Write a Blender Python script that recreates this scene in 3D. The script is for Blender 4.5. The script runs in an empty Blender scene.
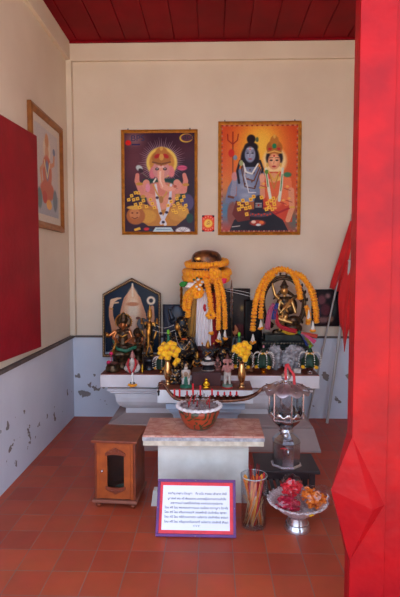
import bpy, bmesh, math, random
import numpy as np
from mathutils import Vector, Matrix, Euler, noise
random.seed(7)
C = bpy.context.scene.collection
PI = math.pi
# ---------------------------------------------------------------- camera
F, CX, CY, HC = 485.0, 200.0, 298.5, 1.3
PITCH = math.atan(31.5 / F); YAW = math.atan(13 / math.hypot(F, 31.5))
ROT = Euler((PI / 2 - PITCH, 0, YAW), 'XYZ').to_matrix()
CAM = Vector((0, 0, HC))
cd = bpy.data.cameras.new('camera'); co = bpy.data.objects.new('camera', cd); C.objects.link(co)
co.location = CAM; co.rotation_euler = ROT.to_euler()
cd.sensor_fit = 'HORIZONTAL'; cd.sensor_width = 36; cd.lens = F * 36 / 400; cd.clip_start = .05
bpy.context.scene.camera = co

def at(px, py, Y=None, z=None, X=None):
    """the point of the place seen at a pixel, on a plane of known depth, height or side"""
    d = ROT @ Vector((px - CX, CY - py, -F))
    if Y is not None: t = Y / d.y
    elif z is not None: t = (z - HC) / d.z
    else: t = X / d.x
    return CAM + d * t
def S(Y): return Y / 485.6
def row(Y, z):                       # image row of a point at depth Y, height z
    return 267 + (HC - z) * 485 / Y

# ---------------------------------------------------------------- materials
def lin(c):
    out = []
    for v in c[:3]:
        v = v / 255
        out.append(v / 12.92 if v <= .04045 else ((v + .055) / 1.055) ** 2.4)
    return out
MATS = {}
def mat(name, c, rough=.6, metal=0, var=0, vscale=8, bump=0, bscale=60, trans=0, ior=1.45, alpha=1, coat=0, c2=None, sheen=0):
    if name in MATS: return MATS[name]
    m = bpy.data.materials.new(name); m.use_nodes = True; nt = m.node_tree
    b = nt.nodes['Principled BSDF']; l = lin(c) + [1]
    b.inputs['Base Color'].default_value = l
    b.inputs['Roughness'].default_value = rough; b.inputs['Metallic'].default_value = metal
    b.inputs['Transmission Weight'].default_value = trans; b.inputs['IOR'].default_value = ior
    b.inputs['Alpha'].default_value = alpha; b.inputs['Coat Weight'].default_value = coat
    b.inputs['Sheen Weight'].default_value = sheen
    if var or c2 or bump: tc = nt.nodes.new('ShaderNodeTexCoord')
    if var or c2:
        n = nt.nodes.new('ShaderNodeTexNoise'); n.inputs['Scale'].default_value = vscale; n.inputs['Detail'].default_value = 5
        r = nt.nodes.new('ShaderNodeValToRGB'); nt.links.new(tc.outputs['Object'], n.inputs['Vector'])
        nt.links.new(n.outputs['Fac'], r.inputs['Fac']); nt.links.new(r.outputs['Color'], b.inputs['Base Color'])
        e = r.color_ramp.elements; e[0].position = .34; e[1].position = .66
        if c2: e[0].color = lin(c2) + [1]; e[1].color = l
        else:
            e[0].color = [v * (1 - var) for v in l[:3]] + [1]; e[1].color = [min(1, v * (1 + var)) for v in l[:3]] + [1]
    if bump:
        n2 = nt.nodes.new('ShaderNodeTexNoise'); n2.inputs['Scale'].default_value = bscale
        bp = nt.nodes.new('ShaderNodeBump'); bp.inputs['Strength'].default_value = bump; bp.inputs['Distance'].default_value = .01
        nt.links.new(tc.outputs['Object'], n2.inputs['Vector']); nt.links.new(n2.outputs['Fac'], bp.inputs['Height']); nt.links.new(bp.outputs['Normal'], b.inputs['Normal'])
    MATS[name] = m
    return m
def pane_mat(name, tint=(255, 255, 255), gloss=.10):
    m = bpy.data.materials.new(name); m.use_nodes = True; nt = m.node_tree; nt.nodes.clear()
    o = nt.nodes.new('ShaderNodeOutputMaterial'); t = nt.nodes.new('ShaderNodeBsdfTransparent'); g = nt.nodes.new('ShaderNodeBsdfGlossy')
    t.inputs['Color'].default_value = lin(tint) + [1]; g.inputs['Roughness'].default_value = .04
    lw_ = nt.nodes.new('ShaderNodeLayerWeight'); pw = nt.nodes.new('ShaderNodeMath'); pw.operation = 'POWER'; pw.inputs[1].default_value = 4; nt.links.new(lw_.outputs['Facing'], pw.inputs[0])
    ad = nt.nodes.new('ShaderNodeMath'); ad.operation = 'MULTIPLY_ADD'; ad.inputs[1].default_value = .6; ad.inputs[2].default_value = gloss * .6; nt.links.new(pw.outputs[0], ad.inputs[0])
    x = nt.nodes.new('ShaderNodeMixShader'); nt.links.new(ad.outputs[0], x.inputs[0]); nt.links.new(t.outputs[0], x.inputs[1]); nt.links.new(g.outputs[0], x.inputs[2])
    nt.links.new(x.outputs[0], o.inputs[0]); MATS[name] = m
    return m

# ---------------------------------------------------------------- mesh helpers
class MB:
    def __init__(s): s.bm = bmesh.new(); s.mi = 0
    def _tag(s, n0):
        s.bm.faces.ensure_lookup_table()
        for f in s.bm.faces[n0:]: f.material_index = s.mi
    def box(s, lo, hi, M=None, bevel=0):
        n0 = len(s.bm.faces); lo = Vector(lo); hi = Vector(hi)
        vs = [s.bm.verts.new((x, y, z)) for x in (lo.x, hi.x) for y in (lo.y, hi.y) for z in (lo.z, hi.z)]
        fs = [s.bm.faces.new([vs[i] for i in q]) for q in ((0,1,3,2),(4,6,7,5),(0,4,5,1),(2,3,7,6),(0,2,6,4),(1,5,7,3))]
        if bevel:
            es = list({e for f in fs for e in f.edges})
            r = bmesh.ops.bevel(s.bm, geom=es, offset=bevel, segments=2, affect='EDGES', profile=.6)
            vs = list({v for f in r['faces'] for v in f.verts} | {v for v in vs if v.is_valid})
        if M is not None:
            for v in vs: v.co = M @ v.co
        s._tag(n0); return s
    def loft(s, rings, cap=True, closed=True):
        n0 = len(s.bm.faces)
        R = [[s.bm.verts.new(p) for p in r] for r in rings]; n = len(R[0])
        for a, b in zip(R, R[1:]):
            for i in range(n if closed else n - 1):
                j = (i + 1) % n
                try: s.bm.faces.new((a[i], a[j], b[j], b[i]))
                except ValueError: pass
        if cap and closed:
            s.bm.faces.new(R[0][::-1]); s.bm.faces.new(R[-1])
        s._tag(n0); return s
    def lathe(s, c, prof, seg=24, M=None, rot=0, wob=None, cap=True):
        c = Vector(c); rings = []
        for r, z in prof:
            ring = []
            for k in range(seg):
                a = 2 * PI * k / seg + rot; rr = max(r, 1e-5)
                if wob: rr, zz = wob(a, rr, z)
                else: zz = z
                p = Vector((rr * math.cos(a), rr * math.sin(a), zz))
                if M is not None: p = M @ p
                ring.append(c + p)
            rings.append(ring)
        return s.loft(rings, cap)
    def tube(s, pts, r, seg=8):
        pts = [Vector(p) for p in pts]; n = len(pts)
        rs = r if isinstance(r, (list, tuple)) else [r] * n
        rings = []; up = None
        for i, p in enumerate(pts):
            t = (pts[min(i + 1, n - 1)] - pts[max(i - 1, 0)]).normalized()
            if up is None: up = Vector((0, 0, 1)) if abs(t.z) < .9 else Vector((1, 0, 0))
            u = (up - t * up.dot(t)).normalized(); w = t.cross(u); up = u
            rings.append([p + (u * math.cos(2 * PI * k / seg) + w * math.sin(2 * PI * k / seg)) * rs[i] for k in range(seg)])
        return s.loft(rings)
    def blob(s, c, r, sub=2, jit=0, M=None):
        n0 = len(s.bm.faces)
        if not isinstance(r, (list, tuple, Vector)): r = (r, r, r)
        g = bmesh.ops.create_icosphere(s.bm, subdivisions=sub, radius=1)
        for v in g['verts']:
            k = 1 + (random.uniform(-jit, jit) if jit else 0)
            p = Vector((v.co.x * r[0] * k, v.co.y * r[1] * k, v.co.z * r[2] * k))
            v.co = Vector(c) + (M @ p if M is not None else p)
        s._tag(n0); return s
    def prism(s, pts, y0, y1):                     # outline of (x, z), from depth y0 to y1
        n0 = len(s.bm.faces)
        a = [s.bm.verts.new((x, y0, z)) for x, z in pts]; b = [s.bm.verts.new((x, y1, z)) for x, z in pts]; n = len(a)
        s.bm.faces.new(a); s.bm.faces.new(b[::-1])
        for i in range(n): s.bm.faces.new((a[i], b[i], b[(i + 1) % n], a[(i + 1) % n]))
        s._tag(n0); return s
    def build(s, name, m, parent=None, smooth=False, recalc=True, org=None):
        if recalc: bmesh.ops.recalc_face_normals(s.bm, faces=s.bm.faces)
        me = bpy.data.meshes.new(name); 
        o = bpy.data.objects.new(name, me); C.objects.link(o)
        if parent is not None:
            o.parent = parent
            Mi = parent_world(parent).inverted()
            bmesh.ops.transform(s.bm, matrix=Mi, verts=s.bm.verts)
        elif org is not None:
            o.location = org
            bmesh.ops.translate(s.bm, vec=-Vector(org), verts=s.bm.verts)
        s.bm.to_mesh(me); s.bm.free()
        for x in (m if isinstance(m, (list, tuple)) else [m]): me.materials.append(x)
        if smooth:
            me.polygons.foreach_set('use_smooth', [True] * len(me.polygons))
            if smooth == 'auto': 
                try: me.set_sharp_from_angle(angle=.7)
                except Exception: pass
        return o
def parent_world(p):
    M = Matrix.Translation(p.location) @ p.rotation_euler.to_matrix().to_4x4()
    return parent_world(p.parent) @ M if p.parent else M
def tag(o, label, cat, group=None, kind=None):
    if label: o['label'] = label
    if cat: o['category'] = cat
    if group: o['group'] = group
    if kind: o['kind'] = kind
    return o
def thing(name, label, cat, loc, group=None, rz=0):
    o = bpy.data.objects.new(name, None); C.objects.link(o); o.empty_display_size = .03
    o.location = loc; o.rotation_euler = (0, 0, rz)
    return tag(o, label, cat, group)
def struct(name, mb, m, smooth=False):
    o = mb.build(name, m, None, smooth); o['kind'] = 'structure'; return o
def copy_tree(o, parent=None):
    c = o.copy(); C.objects.link(c)
    if parent is not None: c.parent = parent
    for ch in list(o.children): copy_tree(ch, c)
    return c

# flat printed art: a fine grid whose cells carry the pigment
class Art:
    def __init__(s, x0, y0, x1, y1, d=2.5, bg=(0, 0, 0)):
        s.x0, s.y0, s.x1, s.y1 = x0, y0, x1, y1
        s.w = int((x1 - x0) * d) + 1; s.h = int((y1 - y0) * d) + 1
        s.X, s.Y = np.meshgrid(np.linspace(x0, x1, s.w), np.linspace(y0, y1, s.h))
        s.img = np.zeros((s.h, s.w, 3)); s.img[:] = bg; s.px = 1 / d
    def mix(s, a, c):
        a = np.clip(a, 0, 1)[..., None]; s.img = s.img * (1 - a) + np.array(c, float) * a
    def ell(s, cx, cy, rx, ry, c, soft=.25, rot=0, a=1):
        ca, sa = math.cos(rot), math.sin(rot); dx, dy = s.X - cx, s.Y - cy
        u = (dx * ca + dy * sa) / rx; v = (-dx * sa + dy * ca) / ry
        d = (np.sqrt(u * u + v * v) - 1) * min(rx, ry)
        s.mix(a * (.5 - d / max(soft * 2, .01)), c)
    def glow(s, cx, cy, rx, ry, c, a=1):
        s.mix(a * np.exp(-(((s.X - cx) / rx) ** 2 + ((s.Y - cy) / ry) ** 2)), c)
    def poly(s, pts, c, a=1):
        ins = np.zeros(s.X.shape, bool); n = len(pts)
        for i in range(n):
            (x1, y1), (x2, y2) = pts[i], pts[(i + 1) % n]
            if y1 == y2: continue
            cr = ((y1 > s.Y) != (y2 > s.Y)) & (s.X < (x2 - x1) * (s.Y - y1) / (y2 - y1) + x1); ins ^= cr
        s.mix(ins * a, c)
    def line(s, pts, w, c, a=1):
        D = np.full(s.X.shape, 1e9)
        ws = w if isinstance(w, (list, tuple)) else [w] * len(pts)
        for i in range(len(pts) - 1):
            (x1, y1), (x2, y2) = pts[i], pts[i + 1]; vx, vy = x2 - x1, y2 - y1
            t = np.clip(((s.X - x1) * vx + (s.Y - y1) * vy) / (vx * vx + vy * vy + 1e-9), 0, 1)
            D = np.minimum(D, np.hypot(s.X - x1 - t * vx, s.Y - y1 - t * vy) - (ws[i] + (ws[i + 1] - ws[i]) * t) / 2)
        s.mix(a * (.5 - D / .5), c)
    def noise(s, k, seed=1):
        r = np.random.RandomState(seed); s.img = np.clip(s.img * (1 + r.uniform(-k, k, s.X.shape)[..., None]), 0, 255)
    def build(s, name, corner, parent, m, mask=None):
        """corner(u, v) gives the world point; u, v in 0..1 from top left"""
        nv = s.w * s.h; P = np.zeros((nv, 3)); Mi = parent_world(parent).inverted()
        p00, p10, p01 = (Mi @ Vector(corner(*q)) for q in ((0, 0), (1, 0), (0, 1)))
        U, V = np.meshgrid(np.linspace(0, 1, s.w), np.linspace(0, 1, s.h)); U = U.ravel()[:, None]; V = V.ravel()[:, None]
        P = np.array(p00) + U * np.array(p10 - p00) + V * np.array(p01 - p00)
        idx = np.arange(nv).reshape(s.h, s.w)
        q = np.stack([idx[1:, :-1], idx[1:, 1:], idx[:-1, 1:], idx[:-1, :-1]], -1).reshape(-1, 4)
        if mask is not None:
            mk = mask(s.X, s.Y).ravel(); q = q[mk[q].all(1)]
        me = bpy.data.meshes.new(name); me.from_pydata(P.tolist(), [], q.tolist())
        at_ = me.color_attributes.new('pigment', 'FLOAT_COLOR', 'POINT')
        v = s.img.reshape(-1, 3) / 255; v = np.where(v <= .04045, v / 12.92, ((v + .055) / 1.055) ** 2.4)
        at_.data.foreach_set('color', np.concatenate([v, np.ones((nv, 1))], 1).astype('f').ravel())
        me.materials.append(m); o = bpy.data.objects.new(name, me); C.objects.link(o); o.parent = parent
        return o
def art_mat(name, rough=.35, coat=0, sat=1.0):
    m = mat(name, (128, 128, 128), rough, coat=coat); nt = m.node_tree; nt.nodes['Principled BSDF'].inputs['Specular IOR Level'].default_value = .15
    a = nt.nodes.new('ShaderNodeAttribute'); a.attribute_name = 'pigment'
    nt.links.new(a.outputs['Color'], nt.nodes['Principled BSDF'].inputs['Base Color']); return m

# carved and cast figures: capsules and ellipsoids grown into one continuous skin
def figure(name, Y, prims, mats, parent, voxel=.0035, smooth=True):
    """prims: ('c', (px,py,d), (px,py,d), r0, r1, material) or ('e', (px,py,d), (rx,ry,rz), material), lengths in
    hundredths read off the elevation at depth Y; d is the offset towards (-) or away from (+) the viewer"""
    s = S(Y); mb = MB(); Q = []
    def w(p):
        v = at(p[0], p[1], Y=Y); d = p[2] if len(p) > 2 else 0
        return Vector((v.x, Y + d * s, v.z))
    for p in prims:
        if p[0] == 'c':
            a, b, r0, r1 = w(p[1]), w(p[2]), p[3] * s, p[4] * s
            Q.append(('c', np.array(a), np.array(b), r0, r1, p[5]))
            n = max(2, int((b - a).length / (min(r0, r1) * .5 + 1e-4)) + 1); n = min(n, 14)
            mb.tube([a.lerp(b, i / n) for i in range(n + 1)], [r0 + (r1 - r0) * i / n for i in range(n + 1)], 10)
            mb.blob(a, r0, 2); mb.blob(b, r1, 2)
        else:
            c = w(p[1]); r = [q * s for q in p[2]]; mb.blob(c, r, 3)
            Q.append(('e', np.array(c), np.array(r), 0, 0, p[3]))
    o = mb.build(name + '_tmp', mats[0])
    md = o.modifiers.new('r', 'REMESH'); md.mode = 'VOXEL'; md.voxel_size = voxel
    sm = o.modifiers.new('s', 'SMOOTH'); sm.factor = .5; sm.iterations = 1
    dg = bpy.context.evaluated_depsgraph_get(); me = bpy.data.meshes.new_from_object(o.evaluated_get(dg))
    bpy.data.objects.remove(o, do_unlink=True)
    n = len(me.polygons); cc = np.zeros(n * 3); me.polygons.foreach_get('center', cc); cc = cc.reshape(-1, 3)
    best = np.full(n, 1e9); mi = np.zeros(n, int)
    for q in Q:
        if q[0] == 'c':
            v = q[2] - q[1]; t = np.clip((cc - q[1]) @ v / (v @ v + 1e-12), 0, 1)
            d = np.linalg.norm(cc - q[1] - t[:, None] * v, axis=1) - (q[3] + (q[4] - q[3]) * t)
        else:
            k = np.linalg.norm((cc - q[1]) / q[2], axis=1); d = (k - 1) * q[2].min()
        u = d < best; best[u] = d[u]; mi[u] = q[5]
    me.materials.clear()
    for m in mats: me.materials.append(m)
    me.polygons.foreach_set('material_index', mi.astype('i')); me.polygons.foreach_set('use_smooth', [True] * n)
    zf = parent_world(parent).translation.z + .0006
    for v in me.vertices:
        if v.co.z < zf: v.co.z = zf
    me.transform(parent_world(parent).inverted()); me.name = name
    o = bpy.data.objects.new(name, me); C.objects.link(o); o.parent = parent
    return o
def turned(name, cx, Y, prof, m, parent, seg=20, smooth='auto', bottom=None, rot=0, sy=1, wob=None, cap=True):
    """turned part: prof = (radius, image row) at depth Y"""
    s = S(Y); c = at(cx, prof[0][1], Y=Y); pr = []
    for r, py in prof: pr.append((r * s, at(cx, py, Y=Y).z))
    if bottom is not None: pr[0] = (pr[0][0], bottom)
    M = Matrix.Diagonal((1, sy, 1))
    mb = MB().lathe((c.x, Y, 0), pr, seg, M, rot, wob, cap)
    return mb.build(name, m, parent, smooth)
def smoothpath(pts, n=6):
    pts = [Vector(p) for p in pts]; out = []
    for i in range(len(pts) - 1):
        p0, p1, p2, p3 = pts[max(i - 1, 0)], pts[i], pts[i + 1], pts[min(i + 2, len(pts) - 1)]
        for k in range(n):
            t = k / n
            out.append(.5 * ((2 * p1) + (p2 - p0) * t + (2 * p0 - 5 * p1 + 4 * p2 - p3) * t * t + (3 * p1 - p0 - 3 * p2 + p3) * t ** 3))
    out.append(pts[-1]); return out
def sheet(name, rows, m, parent=None, thick=.003, org=None, smooth=True):
    """a cloth: rows of points, closed into a thin solid"""
    mb = MB(); bm = mb.bm
    R = [[Vector(p) for p in r] for r in rows]; nr, nc = len(R), len(R[0])
    N = [[None] * nc for _ in range(nr)]
    for i in range(nr):
        for j in range(nc):
            a = R[min(i + 1, nr - 1)][j] - R[max(i - 1, 0)][j]; b = R[i][min(j + 1, nc - 1)] - R[i][max(j - 1, 0)]
            n = a.cross(b); N[i][j] = n.normalized() if n.length > 1e-9 else Vector((0, -1, 0))
    A = [[bm.verts.new(R[i][j] + N[i][j] * thick / 2) for j in range(nc)] for i in range(nr)]
    B = [[bm.verts.new(R[i][j] - N[i][j] * thick / 2) for j in range(nc)] for i in range(nr)]
    for i in range(nr - 1):
        for j in range(nc - 1):
            bm.faces.new((A[i][j], A[i + 1][j], A[i + 1][j + 1], A[i][j + 1])); bm.faces.new((B[i][j], B[i][j + 1], B[i + 1][j + 1], B[i + 1][j]))
    for i in range(nr - 1):
        for j in (0, nc - 1): bm.faces.new((A[i][j], B[i][j], B[i + 1][j], A[i + 1][j]))
    for j in range(nc - 1):
        for i in (0, nr - 1): bm.faces.new((A[i][j], A[i][j + 1], B[i][j + 1], B[i][j]))
    return mb.build(name, m, parent, smooth, org=org)
# ================================================================ light
W = bpy.data.worlds.new('sky'); bpy.context.scene.world = W; W.use_nodes = True
bg = W.node_tree.nodes['Background']; bg.inputs['Color'].default_value = lin((206, 226, 255)) + [1]; bg.inputs['Strength'].default_value = 1.0
sl = bpy.data.lights.new('sun', 'SUN'); sl.energy = 4.5; sl.angle = .02; sl.color = (1, .93, .82)
so = bpy.data.objects.new('sun', sl); C.objects.link(so); so.rotation_euler = Euler((math.radians(-14), math.radians(28), 0)); so.location = (3, -3, 6)
vs = bpy.context.scene.view_settings
vs.view_transform = 'Standard'; vs.look = 'None'; vs.gamma = 1; vs.use_curve_mapping = False; vs.exposure = 1.85
bpy.context.scene.cycles.max_bounces = 10; bpy.context.scene.cycles.diffuse_bounces = 6

# ================================================================ the room
YW = at(73.5, 416, z=0).y; XL = at(73.5, 416, z=0).x; XR = 1.27; YF = .2
ZC = at(200, 41.8, Y=YW).z; ZD = at(72.5, 337, Y=YW).z; ZBM = at(200, 61, Y=YW).z
TILE = .156
def floor_mat():
    m = bpy.data.materials.new('terracotta_tile'); m.use_nodes = True; nt = m.node_tree; b = nt.nodes['Principled BSDF']
    tc = nt.nodes.new('ShaderNodeTexCoord'); mp = nt.nodes.new('ShaderNodeMapping'); br = nt.nodes.new('ShaderNodeTexBrick')
    p = at(235.5, 591, z=0); q = at(200, 573.5, z=0)
    mp.inputs['Location'].default_value = (-p.x + 30 * TILE, -q.y + 30 * TILE, 0)
    nt.links.new(tc.outputs['Object'], mp.inputs[0]); nt.links.new(mp.outputs[0], br.inputs['Vector'])
    br.offset = 0; br.squash = 1
    br.inputs['Scale'].default_value = 1; br.inputs['Brick Width'].default_value = TILE; br.inputs['Row Height'].default_value = TILE
    br.inputs['Mortar Size'].default_value = .002; br.inputs['Mortar Smooth'].default_value = .2
    br.inputs['Color1'].default_value = lin((180, 75, 42)) + [1]; br.inputs['Color2'].default_value = lin((158, 62, 38)) + [1]; br.inputs['Mortar'].default_value = lin((128, 98, 88)) + [1]
    n = nt.nodes.new('ShaderNodeTexNoise'); n.inputs['Scale'].default_value = 9; n.inputs['Detail'].default_value = 6; nt.links.new(tc.outputs['Object'], n.inputs['Vector'])
    mx = nt.nodes.new('ShaderNodeMix'); mx.data_type = 'RGBA'; mx.blend_type = 'OVERLAY'; mx.inputs['Factor'].default_value = .22
    nt.links.new(br.outputs['Color'], mx.inputs['A']); nt.links.new(n.outputs['Color'], mx.inputs['B'])
    hs = nt.nodes.new('ShaderNodeHueSaturation'); hs.inputs['Saturation'].default_value = .98; nt.links.new(mx.outputs['Result'], hs.inputs['Color'])
    nt.links.new(hs.outputs[0], b.inputs['Base Color']); b.inputs['Roughness'].default_value = .42; b.inputs['Specular IOR Level'].default_value = .35
    bp = nt.nodes.new('ShaderNodeBump'); bp.inputs['Strength'].default_value = .5; bp.inputs['Distance'].default_value = .004; bp.invert = True
    nt.links.new(br.outputs['Fac'], bp.inputs['Height']); nt.links.new(bp.outputs[0], b.inputs['Normal']); return m
def plaster(name, c, c2, peel=False):
    m = mat(name, c, .85, c2=c2, vscale=2.2, bump=.12, bscale=90)
    if peel:
        nt = m.node_tree; b = nt.nodes['Principled BSDF']; src = b.inputs['Base Color'].links[0].from_socket
        tc = nt.nodes.new('ShaderNodeTexCoord'); n = nt.nodes.new('ShaderNodeTexNoise'); n.inputs['Scale'].default_value = 11; n.inputs['Detail'].default_value = 3
        nt.links.new(tc.outputs['Object'], n.inputs['Vector'])
        sp = nt.nodes.new('ShaderNodeSeparateXYZ'); nt.links.new(tc.outputs['Object'], sp.inputs[0])
        mr = nt.nodes.new('ShaderNodeMapRange'); mr.inputs[1].default_value = .38; mr.inputs[2].default_value = .5; mr.inputs[3].default_value = .0; mr.inputs[4].default_value = -.3; nt.links.new(sp.outputs['Z'], mr.inputs[0])
        ml = nt.nodes.new('ShaderNodeMapRange'); ml.inputs[1].default_value = .02; ml.inputs[2].default_value = .14; ml.inputs[3].default_value = -.3; ml.inputs[4].default_value = 0; nt.links.new(sp.outputs['Z'], ml.inputs[0])
        a = nt.nodes.new('ShaderNodeMath'); a.operation = 'ADD'; nt.links.new(n.outputs['Fac'], a.inputs[0]); nt.links.new(mr.outputs[0], a.inputs[1])
        a2 = nt.nodes.new('ShaderNodeMath'); a2.operation = 'ADD'; nt.links.new(a.outputs[0], a2.inputs[0]); nt.links.new(ml.outputs[0], a2.inputs[1])
        r = nt.nodes.new('ShaderNodeValToRGB'); r.color_ramp.elements[0].position = .625; r.color_ramp.elements[1].position = .64; nt.links.new(a2.outputs[0], r.inputs[0])
        mx = nt.nodes.new('ShaderNodeMix'); mx.data_type = 'RGBA'; nt.links.new(r.outputs[0], mx.inputs['Factor']); nt.links.new(src, mx.inputs['A']); mx.inputs['B'].default_value = lin((128, 122, 118)) + [1]
        nt.links.new(mx.outputs['Result'], b.inputs['Base Color'])
    return m
M_wall = plaster('cream_plaster', (224, 210, 190), (216, 200, 179))
M_dado = plaster('pale_blue_dado', (213, 219, 229), (201, 207, 218), True)  # lower walls get a bluer base colour than the cream above
M_ledge = mat('grey_brown_ledge', (96, 84, 80), .8, var=.2)
M_ceil = mat('dark_red_boards', (124, 1, 18), .6, var=.15, vscale=3); M_ceil.node_tree.nodes['Principled BSDF'].inputs['Specular IOR Level'].default_value = .15
M_red = mat('old_red_paint', (164, 9, 18), .45, c2=(138, 9, 20), vscale=9, bump=.4, bscale=18)
M_red.node_tree.nodes['Principled BSDF'].inputs['Specular IOR Level'].default_value = .25
M_redd = mat('deep_red_panel_paint', (140, 3, 26), .6, var=.15, vscale=5, bump=.15, bscale=30)
struct('floor', MB().box((-3.2, YF - .1, -.06), (3.2, YW + .15, 0)), floor_mat())
struct('ground', MB().box((-14, -18, -.3), (14, YF - .1, -.06)), mat('pale_concrete_yard', (206, 186, 160), .9, var=.1, vscale=1))
w = MB().box((XL - .12, YW, -.06), (XR + .12, YW + .12, ZC + .1)); struct('wall_back', w, M_wall)
struct('wall_left', MB().box((XL - .12, 1.0, -.06), (XL, YW, ZC + .1)), M_wall)
struct('wall_right', MB().box((XR, 1.2, -.06), (XR + .12, YW, ZC + .1)), M_wall)
# lower walls coloured pale blue, standing a finger proud, with a ledge
struct('trim_1', MB().box((XL, YW - .012, 0), (XR, YW, ZD)), M_dado)
struct('trim_2', MB().box((XL, 1.0, 0), (XL + .012, YW - .012, ZD)), M_dado)
struct('trim_3', MB().box((XL, YW - .024, ZD), (XR, YW, ZD + .016)), M_ledge)
struct('trim_4', MB().box((XL, 1.0, ZD), (XL + .03, YW - .024, ZD + .02)), M_ledge)
# beam band under the ceiling and the corner pier
struct('trim_5', MB().box((XL, YW - .03, ZBM), (XR, YW, ZC), bevel=.004), M_wall)
struct('trim_6', MB().box((XL, 1.0, ZBM), (XL + .03, YW - .03, ZC), bevel=.004), M_wall)
struct('trim_7', MB().box((XL, YW - .055, ZD + .02), (XL + .045, YW, ZBM), bevel=.004), M_wall)
c = MB(); x = XL - .3; k = 0
while x < XR + .3:
    c.box((x + .003, YF, ZC), (min(x + .2, XR + .3) - .003, YW + .1, ZC + .03), bevel=.003); x += .2
c.box((XL - .3, YF, ZC + .012), (XR + .3, YW + .1, ZC + .05))
struct('ceiling', c, M_ceil)
struct('trim_8', MB().box((XL + .03, YW - .045, ZC - .016), (XR, YW - .03, ZC + .002), bevel=.003), M_ceil)

# ---------------------------------------------------------------- red door post with its faceted boss
YP = 1.62
xl = at(355, 300, Y=YP).x; xr = at(391, 300, Y=YP).x
post = thing('door_post', 'thick red painted wooden post at the right of the entrance', 'post', ((xl + xr) / 2, YP + .03, 0))
dz = at(352, 437, Y=YP).z; db = at(352, 561, Y=YP).z; dm = at(352, 496, Y=YP).z
MB().box((xl, YP, 0), (xr, YP + .065, ZC), bevel=.004).build('shaft', M_red, post)
MB().box((xr, YP + .008, 0), (xr + .12, YP + .06, ZC), bevel=.003).build('side_board', M_red, post)
T = Vector((xl, YP, dz)); B = Vector((xl, YP, db)); L = at(331, 490, Y=YP + .015); R = at(384.5, 505, Y=YP); Fp = at(373, 510, Y=YP - .045)
Kb = Vector((xl, YP + .065, dm)); T2 = Vector((xl, YP + .06, dz)); B2 = Vector((xl, YP + .06, db))
bo = MB(); v = [bo.bm.verts.new(p) for p in (T, B, L, R, Fp, T2, B2, Vector((xl + .03, YP + .05, dm)))]
for f in ((0, 2, 4), (2, 1, 4), (0, 4, 3), (4, 1, 3), (0, 5, 2), (2, 6, 1), (2, 5, 7), (2, 7, 6), (0, 3, 7), (0, 7, 5), (1, 7, 3), (1, 6, 7)): bo.bm.faces.new([v[i] for i in f])
bo.build('diamond_boss', M_red, post)

# ---------------------------------------------------------------- red shutter leaf on the left wall
p0 = at(40.5, 300, Y=3.2); zt = at(39, 136, Y=3.2).z; zb = at(42, 347, Y=3.2).z
sh = thing('red_shutter', 'flat dark red painted panel standing off the left wall', 'shutter', (p0.x, 3.2, zb), rz=-math.atan(.107) )
sh.rotation_euler = (0, 0, -math.atan2(.088, 1))
mb = MB(); Mx = parent_world(sh)
mb.box((-.012, -.68, 0), (0, 0, zt - zb), Mx, .004); mb.build('leaf', M_redd, sh)
for zz in (.25, zt - zb - .25):
    mb = MB(); mb.box((-.02, -.5, zz - .03), (-.0121, -.4, zz + .03), Mx); mb.build('hinge', mat('dark_iron', (40, 36, 36), .5, .8), sh)

# ================================================================ altar
ZB = .53
p = at(100, 374, z=ZB); q = at(320, 375.5, z=ZB); YS = p.y
M_alt = mat('grey_white_altar_paint', (222, 218, 220), .7, var=.08, vscale=6, bump=.08)
M_alttop = mat('altar_top_tile', (120, 62, 48), .4, var=.2, vscale=12)
M_plin = mat('grey_mauve_plinth', (172, 156, 152), .7, var=.1, vscale=5)
altar = thing('altar', 'wide white masonry altar with thick slab along the back wall', 'altar', ((p.x + q.x) / 2, (YS + YW) / 2, 0))
z1 = at(200, 388, Y=YS).z
MB().box((p.x, YS, z1), (q.x, YW - .03, ZB - .006), bevel=.005).build('slab', M_alt, altar)
MB().box((p.x + .004, YS + .004, ZB - .0059), (q.x - .004, YW - .03, ZB)).build('slab_top', M_alttop, altar)
def ringrect(xa, xb, ya, z): return [(xa, ya, z), (xb, ya, z), (xb, YW - .03, z), (xa, YW - .03, z)]
# pedestal: neck mouldings, swelling body, base
mb = MB(); rr = []
for (pl, pr_, py, Y) in ((107, 313, 388.3, YS + .06), (107, 313, 391, YS + .06), (110, 310, 391.5, YS + .075), (110, 310, 393, YS + .075), (115, 305, 393.6, YS + .1), (115.5, 304.5, 398, YS + .1), (116.5, 304, 402, YS + .105), (119, 302, 405, YS + .12), (123, 298, 407.2, YS + .14), (126, 296, 407.8, YS + .16), (126, 296, 414, YS + .16)):
    a = at(pl, py, Y=Y); b = at(pr_, py, Y=Y); rr.append(ringrect(a.x, b.x, Y, a.z))
z_pl = rr[-1][0][2]
mb.loft(rr).build('pedestal', M_alt, altar)
mb = MB(); rr = []
for (pl, pr_, py, Y) in ((124, 300, 413.5, YS + .14), (108, 312, 424, YS - .02), (107.5, 312.5, 426, YS - .02), (106, 314, 427, YS - .01), (98, 321, 448.5, 3.345), (98, 321, 456, 3.345)):
    a = at(pl, py, Y=Y); b = at(pr_, py, Y=Y); rr.append(ringrect(a.x, b.x, Y, a.z))
rr[-1] = [(x, y, 0) for x, y, z in rr[-1]]
mb.loft(rr).build('plinth', M_plin, altar)
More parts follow.
